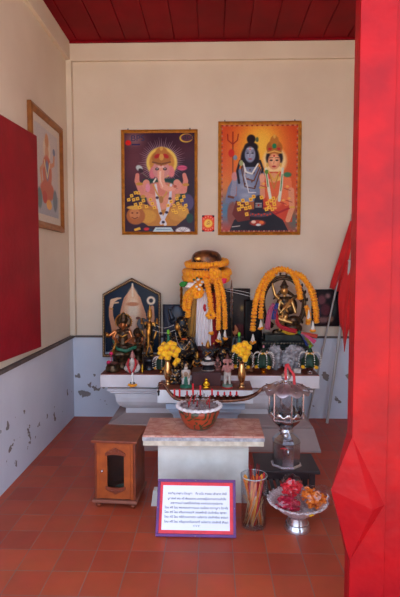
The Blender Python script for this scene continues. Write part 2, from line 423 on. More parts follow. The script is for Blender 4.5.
# lower front shelf of the altar
ZM = .488
p = at(157, 389, z=ZM); q = at(253, 389.5, z=ZM); YM = p.y; z1 = at(200, 403.5, Y=YM).z
front = thing('altar_shelf', 'lower white altar shelf projecting in the middle behind the marble table', 'altar', ((p.x + q.x) / 2, (YM + YS) / 2, 0))
MB().box((p.x, YM, z1), (q.x, YS - .002, ZM - .006), bevel=.004).build('slab', mat('white_shelf_paint', (226, 228, 230), .65, var=.08, vscale=10, bump=.1), front)
MB().box((p.x + .003, YM + .003, ZM - .0059), (q.x - .003, YS - .002, ZM)).build('slab_top', M_alttop, front)
mb = MB(); rr = []
def rr2(xa, xb, ya, z): return [(xa, ya, z), (xb, ya, z), (xb, YS - .005, z), (xa, YS - .005, z)]
for (pl, pr_, py, Y) in ((166, 245, 403.6, YM + .05), (166, 245, 409, YM + .05), (169, 241.5, 409.6, YM + .065), (170, 241, 412, YM + .07), (173, 238, 415, YM + .09), (174, 237, 419, YM + .1), (174, 237, 430, YM + .1)):
    a = at(pl, py, Y=Y); b = at(pr_, py, Y=Y); rr.append(rr2(a.x, b.x, Y, a.z))
e = at(172, 430, Y=YM + .1); f = at(239, 430, Y=YM + .1)
rr.append(rr2(rr[-1][0][0], rr[-1][1][0], YM + .1, .24)); 
mb.loft(rr).build('moulding', mat('pale_blue_moulding_paint', (190, 206, 226), .65, var=.06), front)
YMB = YM + .12
MB().box((rr[-1][0][0] + .02, YM + .12, .0), (rr[-1][1][0] - .02, 3.34, .239)).build('column', M_alt, front)

# ---------------------------------------------------------------- marble topped table
ZT = .394
p = at(142.5, 435.5, z=ZT); q = at(264, 435, z=ZT); YT = p.y; r_ = at(150, 417.5, z=ZT); YTB = r_.y
def marble():
    m = mat('rust_pink_marble', (190, 112, 96), .32, c2=(222, 178, 160), vscale=20, coat=.2); nt = m.node_tree; b = nt.nodes['Principled BSDF']
    src = b.inputs['Base Color'].links[0].from_socket; tc = nt.nodes.new('ShaderNodeTexCoord'); v = nt.nodes.new('ShaderNodeTexVoronoi'); v.inputs['Scale'].default_value = 13; v.inputs['Randomness'].default_value = 1; v.feature = 'DISTANCE_TO_EDGE'
    r = nt.nodes.new('ShaderNodeValToRGB'); r.color_ramp.elements[0].position = 0; r.color_ramp.elements[1].position = .03; nt.links.new(tc.outputs['Object'], v.inputs['Vector']); nt.links.new(v.outputs[0], r.inputs[0])
    mx = nt.nodes.new('ShaderNodeMix'); mx.data_type = 'RGBA'; nt.links.new(r.outputs[0], mx.inputs['Factor']); nt.links.new(src, mx.inputs['B']); mx.inputs['A'].default_value = lin((178, 112, 98)) + [1]
    nt.links.new(mx.outputs['Result'], b.inputs['Base Color']); return m
M_mar = marble()
M_white = mat('worn_white_paint', (222, 220, 212), .75, c2=(204, 200, 190), vscale=9, bump=.1)
tb = thing('marble_table', 'low white stand with a worn pink marble slab top', 'table', ((p.x + q.x) / 2, (YT + YTB) / 2, 0))
za = at(200, 440, Y=YT).z; zb_ = at(200, 446.3, Y=YT).z
tt = MB().box((p.x, YT, za), (q.x, YTB, ZT), bevel=.003); tt.build('marble_top', M_mar, tb)
MB().box((p.x - .001, YT - .003, za - .006), (q.x + .001, YT + .01, za + .012)).build('edge_strip', mat('grey_tile_edge', (196, 198, 204), .45, c2=(150, 150, 156), vscale=40), tb)
MB().box((p.x + .002, YT + .004, zb_), (q.x - .002, YTB - .002, za - .0005)).build('slab', mat('cream_slab', (228, 218, 198), .8, c2=(196, 182, 160), vscale=20), tb)
YPI = YT + .05
a = at(158, 470, Y=YPI); b = at(248.5, 470, Y=YPI)
MB().box((a.x, YPI, .0), (b.x, YTB - .04, zb_), bevel=.003).build('pillar', M_white, tb)
for sx in (0, 1):
    for yy, zz in ((YT + .005, .085), (YTB + .01, .085)):
        xo = a.x - .034 if sx == 0 else b.x
        m1 = MB(); m1.prism([(xo, 0), (xo + .034, 0), (xo + .034, zz), (xo + .012 if sx == 0 else xo + .022, zz)] if sx == 0 else [(xo, 0), (xo + .034, 0), (xo + .022, zz), (xo, zz)], yy, yy + .05); m1.build('foot', M_white, tb)

# ---------------------------------------------------------------- small wooden cabinet
M_wood = mat('orange_brown_varnished_wood', (176, 84, 30), .4, c2=(150, 66, 24), vscale=16, coat=.25)
M_woodd = mat('red_brown_varnished_wood', (132, 58, 30), .42, c2=(108, 44, 24), vscale=18, coat=.2)
yf = at(115, 510, z=0).y; hz = at(113, 441, Y=yf).z
A = at(90.5, 440.3, z=hz); Bp = at(136.5, 442, z=hz); bk = at(100, 424.6, z=hz)
rz = math.atan2(Bp.y - A.y, Bp.x - A.x); wid = (Bp - A).length; dep = .25
cab = thing('wooden_cabinet', 'small varnished wooden cabinet with arched glass door on the tiles', 'cabinet', ((A.x + Bp.x) / 2, (A.y + Bp.y) / 2, 0), rz=rz)
CM = parent_world(cab); h = hz
def cb(lo, hi, name, m, bevel=.003, par=None): return MB().box(lo, hi, CM, bevel).build(name, m, par or cab)
hw = wid / 2
cb((-hw, 0, h - .014), (hw, dep + .02, h), 'top_board', M_woodd)
bw = hw - .012
cb((-bw, .02, .05), (-bw + .012, dep, h - .0145), 'side_panel', M_woodd); cb((bw - .012, .02, .05), (bw, dep, h - .0145), 'side_panel', M_woodd)
cb((-bw + .0125, dep - .01, .05), (bw - .0125, dep, h - .0145), 'back_panel', M_woodd)
cb((-hw + .003, .005, .033), (hw - .003, dep + .012, .0495), 'base_board', mat('dusty_red_brown_wood', (140, 84, 66), .5, var=.15))
for sx in (-1, 1):
    for yy in (.035, dep - .02):
        MB().lathe(CM @ Vector((sx * (hw - .03), yy, 0)), [(.009, 0), (.015, .005), (.018, .016), (.011, .026), (.013, .0325)], 14).build('foot', M_woodd, cab, 'auto')
cb((-bw + .0125, .02, .05), (-bw + .028, .034, h - .0145), 'stile', M_wood, .002); cb((bw - .028, .02, .05), (bw - .0125, .034, h - .0145), 'stile', M_wood, .002)
# door with an arched glazed opening
dr = cb((-bw + .0285, .022, .054), (bw - .0285, .0225, .0545), 'door', M_wood, 0)
bpy.data.objects.remove(dr, do_unlink=True)
d0, d1, e0, e1 = -bw + .0285, bw - .0285, .054, h - .018
o0, o1, g0, g1 = d0 + .042, d1 - .034, e0 + .058, e1 - .058
mb = MB()
for bx in (((d0, .02, e0), (o0, .034, e1)), ((o1, .02, e0), (d1, .034, e1)), ((o0, .02, e0), (o1, .034, g0)), ((o0, .02, g1), (o1, .034, e1))): mb.box(bx[0], bx[1], CM)
dr = mb.build('door', M_wood, cab)
pane_mat('dusty_pane', (215, 222, 220), .05)
MB().box((o0 - .003, .027, g0 - .003), (o1 + .003, .029, g1 + .003), CM).build('glass_pane', MATS['dusty_pane'], dr)
for zc, sg in ((g1, 1), (g0, -1)):
    mb = MB(); n = 15; xc = (o0 + o1) / 2; wv = (o1 - o0) / 2 + .008
    top = []; bot = []
    for i in range(n):
        t = -1 + 2 * i / (n - 1); u = .026 * (1 - abs(t) ** 1.5) * (1 + .12 * math.cos(t * 9)) + .003
        top.append((xc + t * wv, zc + sg * u)); bot.append((xc + t * wv, zc - sg * (.004 + .008 * abs(t) ** 2)))
    poly = top + bot[::-1]
    vs_ = [[mb.bm.verts.new(CM @ Vector((x, y, z))) for x, z in poly] for y in (.012, .0199)]
    mb.bm.faces.new(vs_[0]); mb.bm.faces.new(vs_[1][::-1])
    for i in range(len(poly)): mb.bm.faces.new((vs_[0][i], vs_[1][i], vs_[1][(i + 1) % len(poly)], vs_[0][(i + 1) % len(poly)]))
    for i in range(5):
        t = -.7 + .35 * i; mb.blob(CM @ Vector((xc + t * wv, .012, zc + sg * (.003 + .014 * (1 - abs(t))))), (.007, .004, .006), 2)
    mb.build('carved_crest', M_woodd, dr)
MB().lathe(CM @ Vector((d0 + .016, .02, (e0 + e1) / 2 + .0)), [(.006, 0), (.006, .003), (.003, .006), (.006, .011), (.0065, .015), (.003, .018)], 14, Matrix.Rotation(PI / 2, 3, 'X')).build('knob', mat('steel', (190, 190, 196), .25, 1), dr, 'auto')
# something pale inside, seen through the pane
pl = CM @ Vector((.02, .1, .0495))
cp = tag(MB().lathe(pl, [(.016, 0), (.026, .002), (.04, .022), (.042, .034), (.039, .034), (.036, .022), (.02, .008)], 20).build('small_bowl', mat('pale_green_enamel', (120, 150, 140), .35), None, True, org=pl), 'pale small bowl inside the wooden cabinet behind its glass', 'bowl')

# ---------------------------------------------------------------- low dark table
ZK = .2
p = at(245, 471, z=ZK); q = at(320.5, 471.5, z=ZK); YK = q.y; YKB = at(312, 453.5, z=ZK).y
M_blk = mat('black_stained_wood', (44, 34, 36), .32, var=.25, vscale=10)
x0 = b.x + .038
dk = thing('low_table', 'low black wooden table beside the marble topped stand', 'table', ((x0 + q.x) / 2, (YK + YKB) / 2, 0))
MB().box((x0, YK, ZK - .018), (q.x, YKB, ZK), bevel=.003).build('table_top', M_blk, dk)
for xx in (x0 + .01, q.x - .055):
    for yy in (YK + .012, YKB - .04):
        MB().box((xx, yy, 0), (xx + .03, yy + .028, ZK - .0185), bevel=.002).build('leg', M_blk, dk)
MB().box((x0 + .041, YK + .018, ZK - .05), (q.x - .056, YK + .03, ZK - .0185)).build('apron', M_blk, dk)
mb = MB()
for i in range(6):
    xx = x0 + .055 + i * .036
    mb.box((xx, YK + .032, .065), (xx + .02, YKB - .014, .077))
mb.box((x0 + .041, YK + .02, .052), (q.x - .056, YK + .04, .0649)); mb.box((x0 + .041, YKB - .04, .052), (q.x - .056, YKB - .02, .0649)); mb.build('slatted_shelf', M_blk, dk)
# ================================================================ pictures
M_art = art_mat('printed_paper', .38); M_artglass = art_mat('print_under_glass', .25)
M_gold = mat('gilt_frame_moulding', (206, 140, 56), .34, .6, var=.2, vscale=30); M_goldl = mat('bright_gilt_slip', (214, 160, 80), .35, .6)
M_dkw = mat('dark_frame_wood', (34, 26, 26), .45)
YA = YW - .022
def framed(name, label, px, art, fw, m, group, inner=None, YY=None, depth=.018, cat='picture'):
    """a frame given by its outer corners on the back wall"""
    YY = YY or YA; x0, y0, x1, y1 = px
    a = at((x0 + x1) / 2, y0, Y=YY).z; b = at((x0 + x1) / 2, y1, Y=YY).z; xa = at(x0, (y0 + y1) / 2, Y=YY).x; xb = at(x1, (y0 + y1) / 2, Y=YY).x
    t = thing(name, label, cat, ((xa + xb) / 2, YW - .001 if YY == YA else YY + depth, b), group)
    f = fw * S(YY); y1_ = YY + depth
    mb = MB(); prof = [(0, 0), (.0, -.012), (.35, -.016), (.7, -.009), (1, -.004), (1, 0)]
    rings = []
    for u, dy in prof:
        d = u * f; rings.append([(xa + d, y1_ + dy * depth / .018, b + d), (xb - d, y1_ + dy * depth / .018, b + d), (xb - d, y1_ + dy * depth / .018, a - d), (xa + d, y1_ + dy * depth / .018, a - d)])
    rings = [[Vector(p) for p in r] for r in rings]
    mb.loft(rings, cap=False); mb.box((xa + .003, y1_ - .002, b + .003), (xb - .003, y1_, a - .003)); mb.build('frame', m, t)
    d = f * .92
    def corner(u, v): return (xa + d + (xb - xa - 2 * d) * u, y1_ - .0035, a - d - (a - b - 2 * d) * v)
    o = art.build('print', corner, t, M_artglass)
    return t, (xa, xb, a, b, y1_)
def hanger(t, x, z, y):
    MB().tube([(x, y, z - .004), (x, y - .004, z + .006), (x, y, z + .014)], .004, 6).build('hanger', M_dkw, t)

# --- elephant-headed deity
P = Art(123.7, 131.6, 195.2, 232, 2.5, (58, 30, 46))
P.glow(135, 160, 16, 26, (120, 62, 70), .75); P.glow(186, 150, 14, 12, (92, 40, 50), .6); P.glow(186, 200, 14, 20, (40, 24, 36), .7)
P.glow(134, 138, 9, 7, (150, 112, 116), .9)
for k in range(64):
    an = 2 * PI * k / 64; r1 = random.uniform(20, 26)
    P.line([(161.5 + 15 * math.cos(an), 161.5 + 15 * math.sin(an)), (161.5 + r1 * math.cos(an), 161.5 + r1 * math.sin(an))], [.9, .1], (226, 190, 206), .55)
P.ell(161.8, 161.5, 15.6, 15.6, (238, 206, 96), .8); P.ell(161.8, 161.5, 12.6, 12.6, (206, 140, 60), .8)
# shoulders cloth, body, legs
P.poly([(143, 178), (180, 178), (188, 192), (184, 200), (140, 200), (138, 190)], (28, 62, 52)); P.ell(161, 196, 15, 14, (222, 150, 120), .8)
P.ell(161, 188, 17, 7, (214, 130, 110), .8)
for q in ([(146, 182), (141, 192), (151, 196)], [(177, 182), (184, 190), (174, 191)]): P.line(q, [7, 6, 5], (224, 148, 128))
P.line([(141, 191), (136.5, 180), (137, 174)], [6, 5, 4], (222, 140, 124)); P.line([(184, 190), (186, 180), (184.5, 174)], [6, 5, 4], (222, 140, 124))
for q in ((139, 183, 3.6, 1.6), (186, 184, 3.4, 1.6), (142.5, 196, 2.5, 2), (178, 195, 2.5, 2)): P.ell(q[0], q[1], q[2], q[3], (204, 150, 60))
P.line([(147, 176), (140, 170), (136, 166)], .9, (120, 110, 100)); P.ell(139, 167, 3.6, 2.8, (196, 206, 206), .5, .6); P.ell(140.5, 169.5, 2.6, 2, (60, 36, 46), .4, .6)
P.ell(182.4, 167, 5, 2.6, (216, 90, 130), .4); P.line([(178, 167), (187, 167)], .5, (150, 40, 80))
P.ell(147.5, 187, 2.4, 4.5, (230, 150, 170), .4)
P.poly([(140, 202), (161, 210), (184, 202), (190, 214), (176, 226), (148, 226), (132, 214)], (196, 130, 50)); P.ell(146, 216, 10, 7, (214, 156, 60), .7); P.ell(178, 214, 9, 7, (206, 146, 62), .7)
P.ell(135, 215.5, 9.5, 9, (178, 104, 52), .6); P.ell(134, 213.5, 5.5, 5.5, (204, 132, 80), .6); P.ell(131.5, 212.5, 1, .7, (90, 40, 30)); P.ell(136.5, 212.5, 1, .7, (90, 40, 30)); P.line([(131, 217), (134, 218.5), (137, 217)], .8, (110, 50, 36)); P.ell(134, 207, 8, 2, (220, 170, 70))
P.ell(188, 202, 6, 8.5, (86, 72, 112), .6); P.ell(183, 211.5, 6, 6, (216, 160, 66), .5); P.ell(190, 218, 3.5, 5, (40, 70, 60), .5)
P.line([(155.5, 184), (157, 199), (160, 213), (165, 224)], [2.4, 3, 3, 3.4], (222, 220, 226)); P.line([(171, 184), (170, 199), (167, 211), (161, 223)], [2.4, 3, 3, 3.4], (214, 214, 226))
for q in ((157, 197), (160.5, 213), (170, 198), (166.5, 212), (163, 222)): P.ell(q[0], q[1], 1.7, 1.4, (60, 40, 60))
P.line([(153, 184), (157, 193), (161.5, 199), (166, 193), (169, 184)], 1.5, (206, 156, 70)); P.ell(161, 199, 2.2, 3.6, (176, 120, 60))
# head
P.ell(152.8, 171.5, 3.6, 6.2, (218, 120, 132), .5, .2); P.ell(170.8, 170.5, 3.8, 6, (222, 130, 132), .5, -.2); P.ell(161, 168.5, 8.6, 9.6, (214, 146, 140), .7); P.ell(161, 168, 3.2, 7, (236, 192, 176), .8)
P.line([(161, 170), (160.8, 178), (163, 185.5), (168.5, 188.5), (174, 187.5), (175.5, 185)], [7, 6.6, 6, 5.2, 4.2, 3], (232, 166, 140)); P.line([(160.2, 171), (160, 179), (162.6, 186)], [2, 1.6, 1], (246, 208, 184)); P.ell(175.2, 185.6, 1.7, 1.5, (190, 90, 70))
P.line([(155.5, 178), (153.5, 181)], 1.6, (240, 230, 210))
for x in (157, 165): P.ell(x, 168, 1.9, 1.4, (50, 26, 30)); P.ell(x, 167.8, .6, .5, (240, 230, 220))
P.ell(161, 163.8, .8, 1.6, (190, 30, 30))
P.ell(161.5, 157, 9.6, 7.6, (176, 112, 50), .6); P.ell(161.5, 151, 6, 5, (188, 122, 54), .6); P.ell(161.5, 147.5, 1.6, 2, (220, 170, 80)); P.ell(157.2, 155, 3.2, 2, (186, 40, 36), .5, -.5); P.ell(166, 155, 3.2, 2, (186, 40, 36), .5, .5); P.ell(161.5, 156, 2.4, 3.4, (214, 160, 76)); P.line([(152.5, 161), (161.5, 163), (170.5, 161)], 1.4, (120, 70, 40))
for q in ((128, 199), (131, 195), (135, 192), (138, 192), (133, 199), (137, 198), (135, 204), (140, 203), (143, 200), (146, 206), (150, 199), (152, 203), (154, 207), (139, 207), (168, 205), (171, 201), (174, 205), (178, 203), (177, 198), (182, 200), (184, 196), (186, 205), (173, 210), (180, 207), (176, 212), (184, 209)):
    P.poly([(q[0] - 1.9, q[1] - 1.2), (q[0] + 1.2, q[1] - 1.9), (q[0] + 1.9, q[1] + 1.2), (q[0] - 1.2, q[1] + 1.9)], (244, 196, 66)); P.ell(q[0], q[1], .7, .7, (190, 110, 30))
P.poly([(152, 232), (155, 227.5), (171, 227.5), (174, 232)], (196, 216, 222)); P.line([(156, 229.5), (170, 229.5)], .6, (90, 140, 170)); P.ell(183, 231, 7.5, 4, (226, 222, 224), .5); 
for k in range(5): P.line([(183, 232), (177 + 3 * k, 228)], .4, (130, 120, 130))
P.ell(146, 229, 3, 1.5, (220, 40, 50)); P.ell(150, 230, 1.8, 1.4, (40, 50, 70)); P.poly([(133, 229), (139, 227), (140, 229.5), (134, 231)], (228, 176, 60))
P.ell(128, 141.5, 2.9, 2.6, (214, 30, 26), .3); P.line([(132, 143.3), (139.5, 143.3)], 1, (22, 30, 92))
P.ell(186.4, 137, 6.6, 4.4, (230, 190, 60), .4); P.ell(187, 136.8, 5.8, 3.6, (96, 52, 72), .4)
P.noise(.05)
eg, R_ = framed('framed_print', 'gilt framed print of a seated elephant-headed deity with dark background', (121.3, 129.4, 197.6, 234.6), P, 3, M_gold, 'gilt framed prints high on the back wall')
for x in (.09, .9): hanger(eg, R_[0] + (R_[1] - R_[0]) * x, R_[2], R_[4])
def text(name, body, loc, size, m, parent, depth=.0004, shear=0, align='LEFT', sx=1):
    cu = bpy.data.curves.new(name, 'FONT'); cu.body = body; cu.size = size; cu.extrude = depth; cu.shear = shear; cu.align_x = align
    o = bpy.data.objects.new(name + '_tmp', cu); C.objects.link(o)
    me = bpy.data.meshes.new_from_object(o.evaluated_get(bpy.context.evaluated_depsgraph_get())); bpy.data.objects.remove(o, do_unlink=True)
    M = Matrix.Translation(loc) @ (Matrix.Rotation(PI / 2, 4, 'X') if not isinstance(m, tuple) else m[1]) @ Matrix.Diagonal((sx, 1, 1, 1))
    me.transform(parent_world(parent).inverted() @ M); me.materials.clear(); me.materials.append(m[0] if isinstance(m, tuple) else m); me.name = name
    q = bpy.data.objects.new(name, me); C.objects.link(q); q.parent = parent; return q
M_ink = mat('dark_blue_ink', (20, 24, 78), .5)
v = at(130.6, 141, Y=R_[4] - .0045); text('logo_lettering', 'BPS', (v.x, R_[4] - .0045, v.z), .068, M_ink, eg, sx=1.15)
v = at(182.6, 139.2, Y=R_[4] - .0045); text('logo_lettering', 'acc', (v.x, R_[4] - .0045, v.z), .07, mat('black_ink', (16, 14, 24), .5), eg, shear=.25)

# --- blue-skinned god and crowned goddess
P = Art(220.6, 123.4, 298.6, 232.4, 2.5, (206, 62, 36))
P.glow(259, 150, 30, 36, (248, 172, 50), 1); P.glow(262, 142, 16, 20, (255, 206, 80), .8); P.glow(224, 186, 12, 20, (232, 150, 60), .7); P.glow(226, 210, 18, 16, (84, 128, 160), 1); P.glow(294, 190, 8, 30, (214, 96, 40), .8); P.glow(296, 222, 10, 12, (70, 110, 110), .8)
# trident
P.line([(232.5, 140), (232.7, 220)], 1.1, (120, 60, 40)); P.line([(227, 133), (227.5, 139), (232.5, 143), (237, 139), (238, 133)], 1.1, (150, 36, 26)); P.line([(232.5, 131), (232.5, 145)], 1.3, (150, 36, 26)); P.ell(231, 152, 3, 4, (206, 40, 30), .5); P.ell(235, 156.5, 2, 2.6, (120, 140, 160))
# him
P.ell(250, 158, 9.5, 15, (30, 24, 34), .8); P.ell(251, 138, 4.4, 4.6, (36, 26, 30), .5); P.ell(251, 146, 7, 5, (34, 26, 34), .6); P.ell(257, 138.5, 1.6, 2.6, (90, 100, 70))
P.poly([(238, 172), (243, 166), (259, 166), (265, 176), (266, 206), (240, 210), (236, 198)], (116, 128, 158)); P.ell(246, 186, 9, 18, (132, 144, 172), 1); P.line([(240, 172), (231, 188), (228, 200), (236, 198)], [8, 7, 6, 5], (112, 124, 156)); P.line([(233, 193), (234, 184), (234.5, 176)], [6, 5, 4.6], (148, 150, 172)); P.ell(234.3, 175.5, 3, 4.6, (206, 140, 140), .5)
for q in ((246, 176, 7, 3), (246, 186, 6, 3), (246, 195, 5, 2.6)): P.ell(q[0], q[1], q[2], q[3], (158, 168, 192), 1, 0, .7)
for q in ((250, 169), (246, 172), (254, 172), (248, 178), (252, 181), (245, 183), (255, 186), (249, 190)): P.ell(q[0], q[1], .8, .8, (96, 52, 34), .3)
P.line([(262, 172), (266, 186), (264, 200)], [5, 5, 4], (112, 124, 156)); P.line([(240, 160), (237, 170), (239, 182)], 2.4, (32, 26, 36)); P.line([(260, 160), (263, 168), (261, 178)], 2.4, (32, 26, 36)); P.line([(228.5, 196), (233, 197)], 2.4, (110, 60, 40)); P.poly([(236, 203), (264, 200), (262, 216), (238, 220)], (176, 96, 52)); P.ell(232, 214, 5, 12, (140, 80, 70), .8)
P.ell(250, 153.5, 5.4, 8, (142, 150, 178), .6); P.ell(250, 152, 3, 5, (164, 170, 194), .8)
for x in (247.6, 252.4): P.ell(x, 152, 1.3, .7, (24, 22, 40))
P.line([(246, 150), (249, 150)], .5, (40, 36, 50)); P.line([(251, 150), (254, 150)], .5, (40, 36, 50)); P.line([(250, 152), (249.6, 155.6)], .5, (96, 100, 130)); P.ell(250, 158, 1.9, .8, (170, 80, 90)); P.ell(250, 147.6, .7, 1.4, (220, 80, 50)); P.line([(247, 147.4), (253, 147.4)], .6, (220, 220, 226))
P.line([(243, 162), (246, 171), (252, 173), (258, 163)], 1.6, (226, 226, 220)); P.line([(242, 164), (246, 178), (254, 180), (260, 166)], 1.2, (112, 60, 36)); P.line([(241, 166), (245, 186), (255, 188), (261, 168)], 1.1, (90, 48, 30)); P.line([(244, 163), (245, 176), (249, 192), (256, 192)], 1, (220, 222, 226)); P.ell(241, 162, 2, 3, (170, 176, 120))
# her
P.ell(275, 160, 12.5, 14, (244, 214, 150), 1.2, 0, .7); P.ell(274.6, 157, 8.6, 9.5, (30, 20, 24), .8); P.ell(274.5, 147, 8, 8, (176, 104, 40), .6); P.ell(274.5, 140.5, 4.4, 6, (190, 120, 48), .5); P.ell(274.5, 135.5, 1.4, 2, (226, 170, 80)); P.ell(274.5, 145, 2.2, 2.6, (40, 130, 80)); P.ell(270, 148, 1.8, 1.4, (190, 40, 40)); P.ell(279, 148, 1.8, 1.4, (190, 40, 40)); P.line([(267.5, 152), (274.5, 150), (281.5, 152)], 1.3, (230, 180, 90))
P.poly([(262, 178), (268, 171), (282, 171), (291, 178), (294, 198), (293, 222), (262, 222), (260, 196)], (206, 70, 40)); P.ell(276, 190, 10, 18, (222, 104, 58), 1); P.poly([(283, 172), (292, 178), (294, 204), (286, 206), (280, 190)], (232, 120, 70)); P.ell(274, 177, 6, 5, (226, 160, 110), .6)
P.line([(292, 190), (293, 208), (289, 220)], [6, 5.6, 5], (224, 150, 110)); P.line([(263, 196), (262.6, 186), (262.6, 178)], [5.4, 4.8, 4.4], (222, 150, 116)); P.ell(262.4, 177, 2.9, 4.6, (232, 166, 136), .5)
P.ell(270, 176, 2.2, 2.2, (226, 60, 60), .5); P.ell(279, 178, 2.2, 2.2, (236, 190, 90), .5); P.line([(264, 206), (276, 214), (290, 208)], 2, (170, 40, 36)); P.line([(268, 190), (274.5, 204), (281, 192)], 1, (236, 190, 90)); P.line([(291, 207), (295, 207)], 1.8, (220, 170, 70)); P.line([(260, 187), (265.4, 187)], 1.6, (220, 170, 70))
P.line([(266, 168), (268, 182), (271, 198)], [2.4, 2.8, 3], (222, 226, 206)); P.line([(283, 168), (282, 184), (280, 200)], [2.4, 2.8, 3], (214, 220, 200)); P.line([(266.6, 172), (268.4, 186)], 1, (70, 130, 60)); P.line([(282.6, 174), (281.4, 190)], 1, (70, 130, 60)); P.ell(267, 171, 2, 2.2, (90, 140, 60)); P.ell(288, 174, 4, 2.6, (60, 120, 80), .5)
for q in ((264, 183), (288, 186), (270, 200), (284, 200), (276, 208), (290, 198), (266, 212)): P.ell(q[0], q[1], 1.6, 1.1, (240, 176, 80), .4); P.line([(q[0] - 3, q[1] + 2), (q[0] + 3, q[1] + 4)], .6, (150, 36, 30))
P.line([(269, 171), (274.5, 180), (280, 171)], 1.5, (226, 170, 70)); P.line([(270, 174), (274.5, 188), (279, 174)], 1.2, (190, 130, 50))
P.ell(274.3, 160.5, 6.2, 8.2, (226, 156, 112), .6); P.ell(274.3, 160, 3.6, 5.6, (240, 182, 138), .9)
for x in (271.4, 277.2): P.ell(x, 159.4, 1.5, .8, (36, 20, 24)); P.line([(x - 1.8, 157), (x + 1.8, 156.8)], .5, (50, 26, 26))
P.line([(274.4, 160), (274, 163.2)], .5, (176, 104, 76)); P.ell(274.3, 165.6, 2, .9, (176, 40, 46)); P.ell(274.3, 155, .9, 1, (190, 26, 30)); P.ell(267.6, 164, 1.2, 2.2, (226, 180, 90)); P.ell(281, 164, 1.2, 2.2, (226, 180, 90))
# dark stone, coins, offerings
P.poly([(229, 232), (234, 220), (246, 212), (272, 212), (284, 220), (290, 232)], (36, 26, 34)); P.ell(259, 213.5, 14, 3.6, (88, 70, 84), .5); P.ell(259, 211, 11, 2.4, (46, 34, 46), .4); P.ell(259, 202, 4.6, 7.4, (42, 34, 52), .5); P.poly([(254.4, 202), (263.6, 202), (263.6, 212), (254.4, 212)], (42, 34, 52))
for y in (203, 204.8, 206.6): P.line([(256, y), (262, y)], .7, (220, 210, 200))
P.ell(259, 205, .8, 1, (200, 30, 30)); P.ell(258, 223, 8, 3, (176, 60, 44), .5); P.ell(254, 222, 2.4, 1.6, (236, 200, 180)); P.ell(262, 222.4, 2.4, 1.6, (232, 120, 60)); P.ell(259, 225, 2.6, 1.2, (220, 226, 226))
for k in range(9): P.ell(247 + k * 3, 214 + (k % 2), 1, .8, (214, 60, 40))
P.poly([(236, 200), (250, 204), (250, 220), (238, 222), (232, 214)], (112, 40, 30))
for q in ((239, 203), (243, 200), (242, 206), (247, 203), (246, 208), (251, 199), (250, 207), (239, 209), (268, 203), (272, 200), (270, 207), (275, 204), (274, 198), (273, 209), (267, 209), (262, 197), (254, 196), (247, 214)):
    P.poly([(q[0] - 2.1, q[1] - 1.4), (q[0] + 1.3, q[1] - 2.1), (q[0] + 2.1, q[1] + 1.4), (q[0] - 1.3, q[1] + 2.1)], (246, 192, 60)); P.ell(q[0], q[1], .8, .8, (200, 120, 30))
P.line([(232, 227), (240, 226)], .7, (220, 210, 200))
for k in range(120):                                    # patterned slip round the image
    t = k / 120 * 4; e = int(t); u = t - e; w_, h_ = 76.6, 107.6
    q = [(221.3 + w_ * u, 124.1), (297.9, 124.1 + h_ * u), (297.9 - w_ * u, 231.7), (221.3, 231.7 - h_ * u)][e]
    P.ell(q[0], q[1], 1.1, 1.1, ((150, 56, 50), (196, 130, 104))[k % 2], .3)
P.noise(.05, 3)
gg, R_ = framed('framed_print', 'gilt framed print of blue-skinned god beside crowned goddess, orange background', (218.1, 120.9, 301.2, 234.9), P, 3.2, M_gold, 'gilt framed prints high on the back wall')
for x in (.08, .92): hanger(gg, R_[0] + (R_[1] - R_[0]) * x, R_[2], R_[4])

# --- small sun sticker between them
P = Art(202.1, 215.3, 214.3, 231.6, 5, (226, 40, 30)); P.glow(208.2, 223.4, 7, 7, (250, 90, 40), .7)
for q in ((202, 215.3), (214.4, 215.3), (202, 231.7), (214.4, 231.7)): P.ell(q[0], q[1], 2.4, 1.8, (24, 14, 22), .3)
for k in range(22):
    an = 2 * PI * k / 22; P.line([(208.2, 223.4), (208.2 + 5.6 * math.cos(an), 223.4 + 5.6 * math.sin(an))], [1, .2], (252, 200, 70))
P.ell(208.2, 223.4, 4, 4, (252, 214, 90), .5)
for k, q in enumerate(((203.8, 219), (205.6, 217.3), (208.2, 216.7), (210.8, 217.3), (212.6, 219), (203.8, 228), (205.8, 229.4), (208.2, 229.9), (210.6, 229.4), (212.6, 228))): P.ell(q[0], q[1], .8, .8, (250, 150, 120), .3)
a = at(202.1, 215.3, Y=YW - .003); b = at(214.3, 231.6, Y=YW - .003)
stk = thing('sticker', 'tiny square red and yellow sunburst sticker between the two large prints', 'sticker', ((a.x + b.x) / 2, YW - .0005, b.z))
MB().box((a.x - .001, YW - .0025, b.z - .001), (b.x + .001, YW - .0004, a.z + .001)).build('backing', mat('white_card', (220, 214, 206), .6), stk)
P.build('print', lambda u, v: (a.x + (b.x - a.x) * u, YW - .003, a.z + (b.z - a.z) * v), stk, M_art)
v = at(208.2, 225.3, Y=YW - .0034); text('symbol', '\u0950', (v.x, YW - .0034, v.z), .044, mat('red_ink', (190, 20, 24), .5), stk, .0002, align='CENTER')

